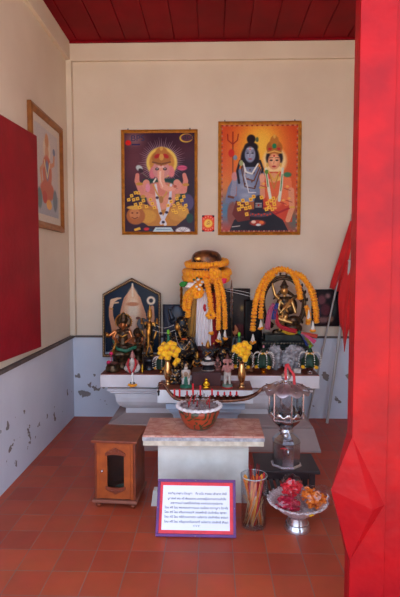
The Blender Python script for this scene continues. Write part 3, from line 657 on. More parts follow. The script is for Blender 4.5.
# --- pale picture on the left wall
yn = at(31, 100, X=XL + .03).y; yfz = at(64, 180, X=XL + .03).y; zt_ = at(64, 130, X=XL + .03).z; zb2 = at(64, 232.5, X=XL + .03).z
P = Art(0, 0, 60, 80, 2.4, (206, 196, 180)); P.poly([(5, 6), (55, 6), (55, 74), (5, 74)], (190, 186, 186)); P.glow(30, 40, 18, 30, (200, 176, 166), .8); P.poly([(5, 56), (55, 56), (55, 74), (5, 74)], (150, 156, 166), .7)
P.ell(30, 21, 8, 9, (214, 196, 170), .8); P.ell(30, 15, 4, 6, (198, 140, 100), .6); P.ell(30, 24, 4, 5, (206, 150, 116), .6); P.ell(30, 40, 10, 14, (196, 106, 84), .8); P.ell(30, 54, 15, 8, (190, 96, 76), .8); P.line([(24, 34), (16, 40), (18, 48)], 3.5, (202, 140, 110)); P.line([(36, 34), (45, 30), (46, 22)], 3.5, (202, 140, 110)); P.ell(46, 20, 3, 3, (120, 130, 150)); P.ell(24, 60, 5, 5, (180, 70, 60)); P.ell(33, 65, 6, 4, (222, 160, 80)); P.ell(13, 62, 5, 8, (110, 130, 130), .7); P.ell(47, 60, 5, 9, (112, 120, 130), .7); P.ell(30, 38, 4, 8, (120, 120, 150), .7); P.line([(24, 31), (30, 44), (36, 31)], 1.5, (226, 200, 150)); P.noise(.05, 5)
lw = thing('framed_print', 'faded pale print in brown frame hung high on the left wall', 'picture', (XL + .001, (yn + yfz) / 2, zb2))
f = .048; rings = []
for u, dx in ((0, .002), (0, .028), (.4, .034), (.8, .024), (1, .014), (1, .002)):
    d = u * f; rings.append([Vector((XL + dx, yn + d, zb2 + d)), Vector((XL + dx, yfz - d, zb2 + d)), Vector((XL + dx, yfz - d, zt_ - d)), Vector((XL + dx, yn + d, zt_ - d))])
mb = MB(); mb.loft(rings, cap=False); mb.box((XL + .001, yn + .004, zb2 + .004), (XL + .006, yfz - .004, zt_ - .004)); mb.build('frame', mat('brown_gilt_frame', (150, 92, 42), .4, .25, var=.2, vscale=20), lw)
d = f * .95
P.build('print', lambda u, v: (XL + .012, yn + d + (yfz - yn - 2 * d) * u, zt_ - d - (zt_ - zb2 - 2 * d) * v), lw, M_artglass)

# --- five-sided picture on the altar
P = Art(103, 279, 160.4, 354.5, 2.6, (16, 32, 52)); P.glow(120, 300, 10, 20, (30, 54, 78), .6); P.glow(150, 320, 8, 20, (34, 56, 80), .5)
cr, pe, wh = (226, 186, 150), (208, 150, 116), (236, 216, 190)
P.poly([(132.6, 283), (135, 290), (140.5, 297.5), (141.8, 302), (146, 314), (147, 330), (147, 354), (113, 354), (112, 336), (118, 320), (122.5, 302), (124, 297.5), (130, 290)], pe); P.ell(132.4, 312, 8.6, 16, cr, 1.5); P.ell(132.6, 298, 5.4, 10, cr, 1); P.ell(133, 310, 5, 10, wh, 1.5)
P.line([(132.6, 284), (132.6, 296)], 1.6, wh); P.ell(132.5, 304, 6.5, 2, (200, 132, 96), .5); P.ell(127, 318, 2.4, 1.4, (120, 70, 60)); P.ell(138, 318, 2.4, 1.4, (120, 70, 60)); P.line([(132.6, 318), (132.8, 334), (136, 344)], [6, 5, 4], (234, 204, 178)); P.ell(117, 330, 6, 10, (200, 160, 136), 1); P.ell(147, 332, 5, 11, (196, 150, 124), 1)
P.line([(114, 330), (110.6, 316), (110.4, 307)], [5.6, 4.4, 3.6], pe); P.line([(111, 306), (112, 301), (117, 298.6), (120.6, 298)], [3.6, 4.4, 2.4, 1.4], cr); P.line([(113.5, 303), (118, 302.4)], 1.6, cr); P.line([(109.2, 308.8), (112.2, 308.8)], 1.4, (196, 140, 70))
P.line([(149, 330), (152.6, 318), (152.4, 307)], [5.4, 4.2, 3.4], pe); P.ell(151.2, 300.4, 4.4, 4.4, wh, .5); P.ell(151.2, 300.4, 2.1, 2.1, (30, 40, 56), .4)
for q in ((120, 344), (125, 350), (140, 350), (146, 346)): P.ell(q[0], q[1], 3, 3, (150, 90, 60), .8)
P.noise(.06, 8)
YG = YW - .05
O = [(102.4, 354.6), (160.9, 354.6), (160.6, 293.2), (131.6, 278), (102.4, 294)]
def wp(p, y=YG): v = at(p[0], p[1], Y=YG); return Vector((v.x, y, v.z))
zt5 = ZB
ctr = wp((131.6, 320))
pt = thing('framed_print', 'five-sided dark blue framed picture of pale elephant deity behind left statues', 'picture', (ctr.x, YG + .02, ZB + .001))
def pent(k, y):
    out = []
    for p in O:
        v = wp(p, y); v = Vector((ctr.x + (v.x - ctr.x) * k, y, ctr.z + (v.z - ctr.z) * k)); out.append(v)
    for i in (0, 1): out[i].z = ZB + .001 + (1 - k) * .3
    return out
k2 = .915
MB().loft([pent(1, YG + .02), pent(1, YG), pent(.985, YG - .006), pent(.95, YG - .006), pent(k2, YG + .004), pent(k2, YG + .012)], cap=False).build('frame', mat('dark_gilt_edge', (92, 66, 40), .4, .4), pt)
mb = MB(); n = 26
for i in range(5):
    A_, B_ = pent(.955, YG - .006)[i], pent(.955, YG - .006)[(i + 1) % 5]; n = int((B_ - A_).length / .013)
    for k in range(n): mb.blob(A_.lerp(B_, (k + .5) / n), (.0052, .004, .0052), 1)
mb.build('beading', mat('pale_gold_beads', (222, 190, 140), .4, .4), pt, True)
def pmask(X, Y):
    m = np.ones(X.shape, bool); q = [(131.6 + (p[0] - 131.6) * .935, 320 + (p[1] - 320) * .935) for p in O]
    for i in range(5):
        (x1, y1), (x2, y2) = q[i], q[(i + 1) % 5]; m &= ((x2 - x1) * (Y - y1) - (y2 - y1) * (X - x1)) <= 0
    return m
a_, b_ = wp((103, 279)), wp((160.4, 354.5))
P.build('print', lambda u, v: (a_.x + (b_.x - a_.x) * u, YG + .003, a_.z + (b_.z - a_.z) * v), pt, M_artglass, pmask)

# --- dark frames standing and hanging behind the statues
def dull(px, base, spots, seed):
    P = Art(px[0] + 1, px[1] + 1, px[2] - 1, px[3] - 1, 2.2, base)
    for (x, y, rx, ry, c) in spots: P.ell(x, y, rx, ry, c, 1.2)
    P.noise(.12, seed); return P
px = (163, 304.5, 187, 356.2)
framed('framed_print', 'dark slate blue framed board standing between five-sided picture and garlanded pillar', px, dull(px, (46, 52, 74), [(174, 318, 8, 12, (56, 64, 88)), (176, 340, 8, 10, (30, 34, 50))], 2), 1.2, mat('slate_frame', (50, 54, 72), .5), 'dark pictures behind the statues', YY=YW - .04)
px = (222, 288.5, 250, 356.2)
framed('framed_print', 'dark brown framed picture standing behind the silver mosaic staff', px, dull(px, (44, 32, 34), [(242, 312, 4, 10, (70, 54, 48)), (242, 308, 1.2, 2, (210, 170, 90)), (240, 330, 8, 6, (90, 26, 36)), (230, 320, 5, 12, (32, 24, 28))], 3), 1.4, mat('brown_black_frame', (40, 30, 28), .45), 'dark pictures behind the statues', YY=YW - .034)
px = (244, 300, 262, 356)
framed('framed_print', 'narrow black framed picture half hidden behind the dancing statue', px, dull(px, (24, 22, 26), [(252, 320, 4, 12, (44, 36, 36))], 4), 1.4, M_dkw, 'dark pictures behind the statues', YY=YW - .064)
px = (312, 289.5, 342, 326.5)
framed('framed_print', 'dark crowded picture on the wall behind the red flag', px, dull(px, (34, 26, 32), [(322, 300, 4, 5, (120, 70, 80)), (328, 296, 2.5, 2.5, (140, 100, 100)), (326, 310, 5, 6, (92, 44, 56)), (318, 312, 3, 8, (70, 60, 80)), (334, 308, 3, 9, (60, 70, 70)), (324, 320, 6, 3, (130, 90, 90)), (331, 319, 3, 3, (150, 110, 90))], 5), 1, M_dkw, 'dark pictures behind the statues')

# ================================================================ right corner: flags
M_flag = mat('red_flag_cloth', (206, 22, 24), .75, var=.12, vscale=6, sheen=.3)
M_pvc = mat('pale_grey_pole', (176, 172, 168), .5)
def flag(label, foot, top, zf, cloth, rad, glab):
    f0 = Vector(foot); f1 = Vector(top)
    t = thing('flag', label, 'flag', (f0.x, f0.y, f0.z), glab)
    MB().tube([f0, f1], rad, 10).build('pole', M_pvc, t, 'auto')
    MB().lathe((f1.x, f1.y, 0), [(rad, f1.z - .002), (rad * 1.6, f1.z + .01), (0, f1.z + .03)], 10).build('finial', M_pvc, t, True)
    rows = []; n = 14
    for i in range(n):
        u = i / (n - 1); r = []
        for j in range(15):
            v = j / 14; xl_, xr_, z_ = cloth(u, v)
            r.append((xl_ + (xr_ - xl_) * v, f0.y - .022 + (f1.y - f0.y) * u + .012 * math.sin(v * 9 + u * 2) * (.3 + u), z_))
        rows.append(r)
    sheet('cloth', rows, M_flag, t, .003)
pf = at(307.5, 420, Y=4.08)
pf = (pf.x + .0, 4.08, .0); ptop = at(352, 216, Y=4.1)
Zr = lambda py: at(330, py, Y=4.06).z
Xr = lambda px: at(px, 280, Y=4.06).x
def c1(u, v):
    l = Xr(349 - 18.5 * min(1, u * 1.02)); r = Xr(352 - 2 * u - 11 * u * u)
    return l, r + .006, Zr(221 + 67 * u + 4 * v * u)
flag('leaning pale pole with short red flag tied near its top, behind red post', pf, ptop, 0, c1, .0085, 'red flags leaning in the right corner')
pf2 = at(327, 421, Y=4.0); pf2 = (pf2.x, 4.0, 0); ptop2 = at(350, 262, Y=3.98)
Zq = lambda py: at(330, py, Y=3.98).z
Xq = lambda px: at(px, 300, Y=3.98).x
def c2(u, v):
    l = Xq(347 - 9 * math.sin(min(1, u * 1.6) * PI / 2) + 5 * max(0, u - .6)); r = Xq(354 - 5 * u)
    return l, r, Zq(262 + 64 * u + 26 * u * math.exp(-((v - .55) / .25) ** 2))
flag('thicker pale pole with ragged red flag hanging lower beside the red post', pf2, ptop2, 0, c2, .0125, 'red flags leaning in the right corner')
# ================================================================ statues
M_bro = mat('dark_bronze', (100, 76, 50), .36, .6, c2=(30, 24, 24), vscale=42)
M_gst = mat('worn_gold_leaf', (214, 158, 70), .3, .85, c2=(150, 98, 44), vscale=45)
M_blk2 = mat('black_lacquered_stone', (22, 22, 28), .28, var=.3, vscale=20)
def patina(name, c, gold, lo, hi, sc):
    m = mat(name, gold, .32, .35, c2=c, vscale=sc)
    for n in m.node_tree.nodes:
        if n.type == 'VALTORGB': n.color_ramp.elements[0].position = lo; n.color_ramp.elements[1].position = hi
    return m
M_orn = patina('black_with_gold_flecks', (18, 18, 24), (196, 146, 70), .56, .66, 55)
M_nav = mat('blue_black_patina', (26, 34, 48), .35, .3)
M_wht = mat('chalky_white_paint', (216, 208, 200), .55, c2=(176, 162, 152), vscale=40)
M_pnk = mat('dusty_pink_paint', (196, 136, 128), .5, c2=(160, 104, 98), vscale=40)
M_grn = mat('jade_green_paint', (30, 116, 88), .45, c2=(20, 84, 66), vscale=30)
M_rd2 = mat('bright_red_paint', (186, 24, 34), .45)
M_brn = mat('reddish_brown_clay', (112, 62, 46), .5, c2=(76, 42, 36), vscale=30)
M_maroon = mat('maroon_stained_wood', (70, 28, 28), .4, var=.2, vscale=12)
M_brass = mat('polished_brass', (236, 196, 136), .2, .95, c2=(214, 160, 96), vscale=12)
M_silv = mat('silvered_metal', (206, 204, 206), .22, 1)
M_mari = mat('marigold_orange', (250, 176, 16), .6, c2=(242, 140, 6), vscale=70, sheen=.2)
M_mary = mat('marigold_yellow', (253, 206, 20), .6, c2=(248, 172, 10), vscale=70, sheen=.2)
M_jas = mat('white_jasmine', (236, 232, 226), .6)
M_leaf = mat('dark_folded_leaf', (22, 66, 44), .5, c2=(14, 44, 36), vscale=40)
M_bud = mat('bright_green_bud', (110, 190, 50), .5)
M_thr = mat('white_cotton_thread', (210, 206, 204), .8)

def seated(cx, yb, h, w=1, b=0, s=1, g=2, four=False, crown=True, tall=.2, face=None):
    f = s if face is None else face
    P = [('e', (cx, yb - .10 * h), (.33 * h * w, .2 * h, .11 * h), b), ('c', (cx - .2 * h * w, yb - .1 * h, -.06 * h), (cx + .16 * h * w, yb - .07 * h, -.16 * h), .07 * h, .05 * h, b), ('c', (cx + .2 * h * w, yb - .1 * h, -.06 * h), (cx - .16 * h * w, yb - .06 * h, -.16 * h), .07 * h, .05 * h, b),
         ('c', (cx, yb - .16 * h), (cx, yb - .46 * h), .15 * h * w, .13 * h * w, b), ('c', (cx - .13 * h * w, yb - .52 * h), (cx + .13 * h * w, yb - .52 * h), .07 * h, .07 * h, b), ('c', (cx, yb - .52 * h), (cx, yb - .66 * h), .05 * h, .045 * h, s),
         ('e', (cx, yb - .69 * h, -.01 * h), (.085 * h, .09 * h, .105 * h), f), ('e', (cx, yb - .68 * h, -.095 * h), (.016 * h, .02 * h, .03 * h), f)]
    for q in (-1, 1):
        P += [('c', (cx + q * .18 * h * w, yb - .52 * h), (cx + q * .26 * h * w, yb - .34 * h, -.03 * h), .055 * h, .045 * h, s), ('c', (cx + q * .26 * h * w, yb - .34 * h, -.03 * h), (cx + q * .1 * h * w, yb - .24 * h, -.17 * h), .045 * h, .032 * h, s), ('e', (cx + q * .1 * h, yb - .69 * h), (.02 * h, .03 * h, .05 * h), f),
              ('c', (cx + q * .13 * h, yb - .45 * h, -.1 * h), (cx, yb - .38 * h, -.14 * h), .018 * h, .022 * h, g)]
        if four: P += [('c', (cx + q * .16 * h * w, yb - .5 * h, .03 * h), (cx + q * .31 * h * w, yb - .56 * h, .02 * h), .05 * h, .04 * h, s), ('c', (cx + q * .31 * h * w, yb - .56 * h, .02 * h), (cx + q * .29 * h * w, yb - .76 * h), .04 * h, .03 * h, s), ('e', (cx + q * .29 * h * w, yb - .82 * h), (.045 * h, .03 * h, .05 * h), g)]
    if crown: P += [('c', (cx, yb - .76 * h), (cx, yb - .84 * h), .1 * h, .075 * h, g), ('c', (cx, yb - .84 * h), (cx, yb - h + .02 * h), .06 * h, .018 * h, g)]
    return P
def trunk(cx, yb, h, m):        # an elephant head's ears and trunk
    return [('e', (cx - .15 * h, yb - .7 * h, .02 * h), (.08 * h, .03 * h, .11 * h), m), ('e', (cx + .15 * h, yb - .7 * h, .02 * h), (.08 * h, .03 * h, .11 * h), m), ('e', (cx, yb - .71 * h), (.11 * h, .11 * h, .12 * h), m),
            ('c', (cx, yb - .66 * h, -.09 * h), (cx + .01 * h, yb - .5 * h, -.19 * h), .05 * h, .04 * h, m), ('c', (cx + .01 * h, yb - .5 * h, -.19 * h), (cx + .09 * h, yb - .4 * h, -.19 * h), .04 * h, .03 * h, m)]
def statue(name, label, cx, Y, z, group=None, cat='statue'):
    return thing(name, label, cat, (at(cx, 360, Y=Y).x, Y, z), group)
GS = 'deity statues on the altar'
# carved dark pot shaped stand used below several of them
def stand(t, cx, Y, z, r, top, m, name='base', seg=20, rib=0):
    y0 = row(Y, z); h = y0 - top
    wob = (lambda a, rr, zz: (rr * (1 + rib * math.cos(10 * a)), zz)) if rib else None
    return turned(name, cx, Y, [(r * .92, y0), (r, y0 - .12 * h), (r * .95, y0 - .25 * h), (r * .74, y0 - .42 * h), (r * .78, y0 - .6 * h), (r, y0 - .78 * h), (r * .96, y0 - .92 * h), (r * .8, top)], m, t, seg, 'auto', z + .0005, wob=wob)

# crowned seated bronze
Y = 3.68
t = statue('crowned_statue', 'dark bronze seated statue with round gold crown in front of five-sided picture', 122, Y, ZB, GS)
stand(t, 122, Y, ZB, 12, 349, M_bro, rib=.04)
P = seated(123, 350, 36, 1, 0, 1, 2, False, False) + [('e', (123.5, 322, 1), (8, 2.2, 8), 0), ('c', (123.5, 320), (123.5, 315), 4.4, 2.6, 0), ('c', (123.5, 315), (123.5, 312), 1.6, .7, 2), ('c', (115, 331), (109, 336, -2), 1.8, 1.6, 1), ('e', (107.6, 334.5, -3), (2.2, 1.8, 2.6), 2)]
figure('body', Y, P, [M_bro, mat('copper_gold', (196, 120, 70), .3, .8), M_gst], t)
mb = MB(); s_ = S(Y); 
for k in range(18):
    an = PI * (-.15 + 1.3 * k / 17); v = at(123.5 + 8 * math.cos(an), 322 - 8 * math.sin(an), Y=Y); mb.blob((v.x, Y + .006, v.z), .0085, 1)
mb.build('halo_beads', M_gst, t, True)
v0 = at(117, 338, Y=Y - .08); v1 = at(112.5, 354, Y=Y - .12); MB().tube([v0, v1], [.007, .012], 8).build('gold_club', M_gst, t, True)
sashes = [[(115, 339, -11), (121, 347, -14), (130, 348, -13), (138, 345, -9)]]
pts = smoothpath([Vector((at(p[0], p[1], Y=Y).x, Y + p[2] * s_, at(p[0], p[1], Y=Y).z)) for p in sashes[0]], 6)
rows = [[p + Vector((0, 0, .012 - .024 * j / 3 + .004 * math.sin(i))) for j in range(4)] for i, p in enumerate(pts)]
sheet('sash', rows, mat('green_silk', (24, 92, 66), .45), t, .003)
# small figure between them on a tall stand
Y = 3.9
t = statue('small_statue', 'small dark round-haloed statue half hidden between crowned and standing statues', 138, Y, ZB, GS)
stand(t, 138, Y, ZB, 5.5, 347, M_bro)
figure('body', Y, seated(138, 348, 20, 1, 0, 1, 0, False, True) + [('e', (138, 333, 1.5), (5.5, 1.2, 5.5), 0)], [M_bro, mat('copper_gold', (196, 120, 70)), M_gst], t)
# standing golden four-armed figure with disc
Y = 3.62
t = statue('standing_statue', 'tall standing gold and black four-armed statue on dark round base', 149.5, Y, ZB, GS)
stand(t, 149.7, Y, ZB, 7.6, 357, M_blk2, seg=24, rib=.03)
cx = 149.5
P = [('c', (cx - 2, 357), (cx - 2, 340), 1.7, 2.3, 0), ('c', (cx + 2, 357), (cx + 2, 340), 1.7, 2.3, 0), ('c', (cx, 352), (cx, 336), 4, 3.6, 0), ('c', (cx - .5, 346, -3), (cx - 1, 330, -3.3), 1.2, 1.6, 1), ('c', (cx, 336), (cx, 325), 3.4, 3.9, 0), ('c', (cx - 4, 323.5), (cx + 4, 323.5), 1.9, 1.9, 1), ('c', (cx, 334, -3), (cx, 324, -2.6), 1.6, 2.2, 1), ('c', (cx, 322), (cx, 318), 1.3, 1.2, 1), ('e', (cx + .3, 316.5, -.3), (2.4, 2.4, 2.9), 1), ('c', (cx + .3, 314), (cx + .3, 311), 2.5, 1.9, 1), ('c', (cx + .3, 310.5), (cx + .3, 305.5), 1.4, .5, 1),
     ('c', (cx - 5, 324), (cx - 7, 331, -2), 1.6, 1.3, 0), ('c', (cx - 7, 331, -2), (cx - 4, 336, -4), 1.3, 1, 1), ('c', (cx + 5, 324), (cx + 7, 331, -1), 1.6, 1.3, 0), ('c', (cx + 7, 331, -1), (cx + 5, 338, -3), 1.3, 1, 1), ('c', (cx - 4, 323, 1), (cx - 8, 324, 1), 1.4, 1.1, 0), ('c', (cx - 8, 324, 1), (cx - 8, 319), 1.1, .9, 1), ('c', (cx + 4, 323, 1), (cx + 7.5, 324, 1), 1.4, 1.1, 0), ('c', (cx + 7.5, 324, 1), (cx + 7.5, 319), 1.1, .9, 1),
     ('c', (cx - 1, 347, -3.5), (cx - 3, 354, -3), .8, .7, 1), ('c', (cx + 1.5, 345, -3.5), (cx + 3.4, 352, -3), .8, .6, 1)]
figure('body', Y, P, [M_orn, M_gst], t, .003)
v = at(142.5, 323.5, Y=Y + .03); MB().lathe((v.x, v.y, v.z), [(.001, -.004), (.04, -.004), (.043, 0), (.04, .004), (.001, .004)], 24, Matrix.Rotation(PI / 2, 3, 'X')).build('disc', M_nav, t, 'auto')
a, b = at(143.6, 318, Y=Y - .07), at(143.2, 368, Y=Y - .07); MB().tube([a, b], .003, 6).build('thin_staff', M_bro, t)
# white and pink little figure with red garland at the front edge
Y = 3.52; yb = row(Y, ZB)
t = statue('figurine', 'little white and pink figurine wearing red garland at left altar edge', 132.5, Y, ZB, GS)
P = seated(132.5, yb - 1, 22, 1.05, 0, 1, 1, False, True) + [('e', (132.5, yb - 12, -2.4), (3, 1.5, 3.6), 0), ('e', (126.7, yb - 5, -1), (2.6, 2.6, 2.8), 0), ('e', (138.5, yb - 6, -1), (2.4, 2.4, 3), 0), ('e', (132.5, yb - 1), (6.5, 4.5, 1.6), 2)]
figure('body', Y, P, [M_wht, M_pnk, M_bro], t, .003)
mb = MB(); s_ = S(Y)
pth = smoothpath([at(p[0], p[1], Y=Y) + Vector((0, -d * s_, 0)) for p, d in (((129.5, 358), 3), ((128.6, 364), 5.2), ((131, 371), 6), ((132.3, 374), 6.5), ((133.8, 371), 6), ((136.4, 364), 5.2), ((135.5, 358), 3))], 7)
mb.tube(pth, .0075, 8); mb.build('red_garland', M_rd2, t, True)

# garlands, blossoms, tassels -------------------------------------------------
def blossom(mb, c, r, T=None, jit=.14, flat=.8):
    M = None
    if T is not None: M = Vector((0, 0, 1)).rotation_difference(T).to_matrix()
    n0 = len(mb.bm.faces); g = bmesh.ops.create_icosphere(mb.bm, subdivisions=2, radius=1)
    for v in g['verts']:
        a = math.atan2(v.co.y, v.co.x); k = 1 + .1 * math.sin(7 * a + 3 * v.co.z) + random.uniform(-jit, jit)
        p = Vector((v.co.x * r * k, v.co.y * r * k, v.co.z * r * flat * k)); v.co = Vector(c) + (M @ p if M is not None else p)
def strand(mb, pts, r, flat=.72, n=16, step=.72):
    pts = smoothpath(pts, n); L = 0; acc = 0; out = [pts[0]]; 
    for a, b in zip(pts, pts[1:]):
        d = (b - a).length; acc += d
        if acc >= r * step: blossom(mb, b, r * random.uniform(.92, 1.08), (b - a).normalized(), .1, flat); acc = 0
def tassel(parent, top, h, spread, rb, mflower=None, name='tassel'):
    mb = MB(); ends = []
    for k in range(5):
        an = 2 * PI * k / 5 + .6; e = Vector(top) + Vector((math.cos(an) * spread * .55, math.sin(an) * spread * .4 - .004, -h * random.uniform(.85, 1.05)))
        for i in range(int(h / (rb * 1.7)) + 1): mb.blob(Vector(top).lerp(e, i * rb * 1.7 / h), (rb, rb, rb * 1.15), 1)
        ends.append(e)
    o = mb.build(name, M_jas, parent, True)
    mb = MB()
    for e in ends: blossom(mb, e - Vector((0, 0, rb * 1.2)), rb * 2.2)
    mb.build('end_blossoms', mflower or M_mari, parent, True); return o
def WP(px, py, Y, d=0): v = at(px, py, Y=Y); return Vector((v.x, Y + d * S(Y), v.z))
GG = 'marigold garlands'
# white string garland hanging over the slab edge
p1 = [WP(132.5, 373, YS - .004), WP(132.6, 377, YS - .009), WP(132.4, 383, YS - .01)]
t = thing('garland', 'short white jasmine garland with orange blossoms hanging over left altar edge', 'garland', p1[0], GG)
mb = MB()
for q in range(14): mb.blob(Vector(p1[0]).lerp(p1[2], q / 13) + Vector((0, -.004, 0)), (.0075, .006, .006), 1)
mb.build('jasmine_string', M_jas, t, True)
mb = MB()
for dx, dy in ((-3, 0), (3, 0), (0, .6), (-1.4, 1), (1.6, .8)): blossom(mb, WP(132.5 + dx, 385 + dy, YS - .016), .0125)
mb.build('end_blossoms', M_mari, t, True)
mb = MB(); mb.blob(WP(131, 382.8, YS - .012), (.008, .005, .006), 2); mb.blob(WP(134, 383, YS - .012), (.008, .005, .006), 2); mb.build('leaf_tips', M_leaf, t, True)
# pot with pink flowers on the far left, little yellow candle
Y = 3.53; yb = row(Y, ZB)
t = statue('dark_pot', 'dark carved pot with pink blossoms at the left end of altar', 113, Y, ZB, None, 'pot')
turned('pot', 113, Y, [(5.5, yb), (7, yb - 2), (7.4, yb - 5), (6, yb - 8), (6.6, yb - 9.5), (5.6, yb - 9.4), (5, yb - 7)], M_bro, t, 22, 'auto', ZB + .0005, wob=lambda a, r, z: (r * (1 + .03 * math.cos(12 * a)), z))
mb = MB(); mb.blob(WP(111, yb - 10, Y), (.03, .02, .012), 2, .1); mb.blob(WP(115, yb - 9.4, Y), (.026, .02, .012), 2, .1); mb.build('dry_filling', M_brn, t, True)
mb = MB(); blossom(mb, WP(109, yb - 11, Y, -2), .016); blossom(mb, WP(110.5, 354, Y, 2), .016); mb.tube([WP(110.5, 355, Y, 2), WP(111.5, yb - 8, Y, 1)], .003, 6); mb.build('pink_blossoms', mat('hot_pink_petals', (214, 40, 96), .6), t, True)
Y = 3.5; yb = row(Y, ZB)
t = statue('yellow_candle', 'short yellow candle standing beside the black round statue base', 142.3, Y, ZB, None, 'candle')
turned('wax', 142.3, Y, [(.8, yb), (.9, yb - 1), (.75, yb - 8), (.3, yb - 9)], mat('yellow_wax', (226, 170, 30), .45), t, 12, 'auto', ZB + .0005)
MB().tube([WP(142.3, yb - 8.8, Y), WP(142.4, yb - 10.6, Y)], .0014, 6).build('wick', M_blk, t)

# hooded black figure left of the pillar
Y = 3.68; yb = row(Y, ZB)
t = statue('hooded_statue', 'large black seated statue with blue-grey hood and gold face left of pillar', 181, Y, ZB, GS)
P = seated(182, yb, 56, .95, 0, 0, 1, False, False) + [('e', (177.5, 326.5, -5), (2.4, 1.8, 3.8), 1), ('c', (179.5, 331, -6.5), (181, 336, -7), 1.2, .9, 1), ('e', (176.5, 314, 2), (7, 2.2, 9.5), 2), ('e', (172.5, 320, 1.5), (4, 2, 5), 2), ('c', (172, 318, 1), (169, 310, 1), 3, 1.4, 2), ('e', (182, 324, -1), (6.5, 5, 8), 0), ('e', (184.5, 338, -6.8), (3, .9, 1), 3), ('c', (170, 332, -3), (166, 345, -4), 2.4, 2, 0), ('c', (191, 340, -2), (195, 356, -3), 3.4, 3, 0), ('e', (180, 350, -5), (12, 6, 12), 0), ('e', (194, 366, -4), (5, 5, 6), 0)]
figure('body', Y, P, [M_orn, M_gst, M_nav, mat('orange_paint', (214, 96, 30), .5)], t, .004)
pts = smoothpath([WP(176, 332, Y, -8), WP(179, 342, Y, -12), WP(184, 347, Y, -13), WP(190, 340, Y, -9)], 8)
mb = MB(); [mb.blob(p, .0042, 1) for p in pts]; mb.build('bead_necklace', M_wht, t, True)
MB().tube([WP(165, 309, Y, -1), WP(167.5, 318, Y, -2), WP(170, 328, Y, -3)], [.002, .004, .004], 6).build('dark_trident_shaft', M_nav, t)
# small black statue at the shelf's left end
Y = 3.34; yb = row(Y, ZM)
t = statue('small_black_statue', 'small black seated statue with white beads behind the left brass vase', 175.6, Y, ZM, GS)
figure('body', Y, seated(175.6, yb - 1, 25, .9, 0, 0, 1, True, True) + [('e', (175.6, yb - 1), (6.6, 4.5, 1.6), 0), ('e', (175, 366.3, -2.4), (1, .8, 1.2), 1)], [M_orn, M_gst], t, .003)
mb = MB(); [mb.blob(p, .0035, 1) for p in smoothpath([WP(172, 369, Y, -3), WP(175, 375, Y, -5), WP(179, 369, Y, -3)], 6)]; mb.build('bead_necklace', M_wht, t, True)
# small dark and gold figure
Y = 3.56; yb = row(Y, ZB)
t = statue('small_gold_statue', 'small black and gold seated statue left of the dark wooden riser', 197.3, Y, ZB, GS)
figure('body', Y, seated(197.3, yb - 1, 20, .9, 0, 1, 1, False, True) + [('e', (197.3, yb - 1), (5.4, 4, 1.6), 0)], [M_orn, M_gst], t, .003)
# riser and what stands on it
zr = at(206, 372.5, Y=3.27).z; a = at(192, 380, Y=3.27); b = at(221, 380, Y=3.27)
t = thing('riser_box', 'plain dark maroon wooden riser box in the middle of shelf', 'riser', ((a.x + b.x) / 2, 3.36, ZM))
MB().box((a.x, 3.27, ZM + .0005), (b.x, 3.452, zr - .012), bevel=.002).build('box', M_maroon, t)
MB().box((a.x - .002, 3.266, zr - .0119), (b.x + .002, 3.455, zr), bevel=.002).build('top_board', M_maroon, t)
Y = 3.35; yb = row(Y, zr)
t = statue('seated_statue', 'black and cream seated statue with gold face on maroon riser', 208, Y, zr, GS)
turned('base', 208, Y, [(6.6, yb), (6.8, yb - 1.4), (5.8, yb - 1.8)], M_wht, t, 24, 'auto', zr + .0005)
turned('base', 208, Y, [(6, yb - 1.8), (5.6, yb - 5.6), (6.4, yb - 7), (6.8, yb - 7.2)], M_blk2, t, 24, 'auto')
turned('base', 208, Y, [(7, yb - 7.2), (7.2, yb - 9), (6, yb - 9.8)], M_wht, t, 24, 'auto')
figure('body', Y, seated(208, yb - 9.5, 22, .9, 0, 0, 1, True, True, face=1) + [('e', (208, yb - 13, -3), (3.2, 1.6, 2.2), 2), ('c', (205.5, yb - 16, -3.2), (208.5, yb - 18, -3.2), .6, .6, 1)], [M_blk2, M_gst, M_wht], t, .003)
Y = 3.36; yb = row(Y, zr)
t = statue('brown_figurine', 'small reddish brown figurine at the right end of the riser', 217.6, Y, zr, GS)
figure('body', Y, seated(217.6, yb - .8, 15, .85, 0, 1, 0, False, True) + [('e', (217.6, yb - 1), (3.2, 3.2, 1.5), 1)], [M_brn, M_pnk], t, .0028)
# tiny gold figure before the riser
Y = 3.225; yb = row(Y, ZM)
t = statue('tiny_gold_statue', 'tiny shining gold seated statue in front of maroon riser', 206.3, Y, ZM, GS)
figure('body', Y, seated(206.3, yb - .8, 11, 1.1, 0, 0, 0, False, False) + [('e', (206.3, yb - 9.4), (1.7, 1.5, 1.6), 0), ('e', (206.3, yb - .8), (3.2, 2.4, 1), 0), ('e', (206.3, yb - 5.4), (2.9, 1.8, 3), 0)], [mat('bright_gold', (236, 176, 40), .2, .9)], t, .0022)
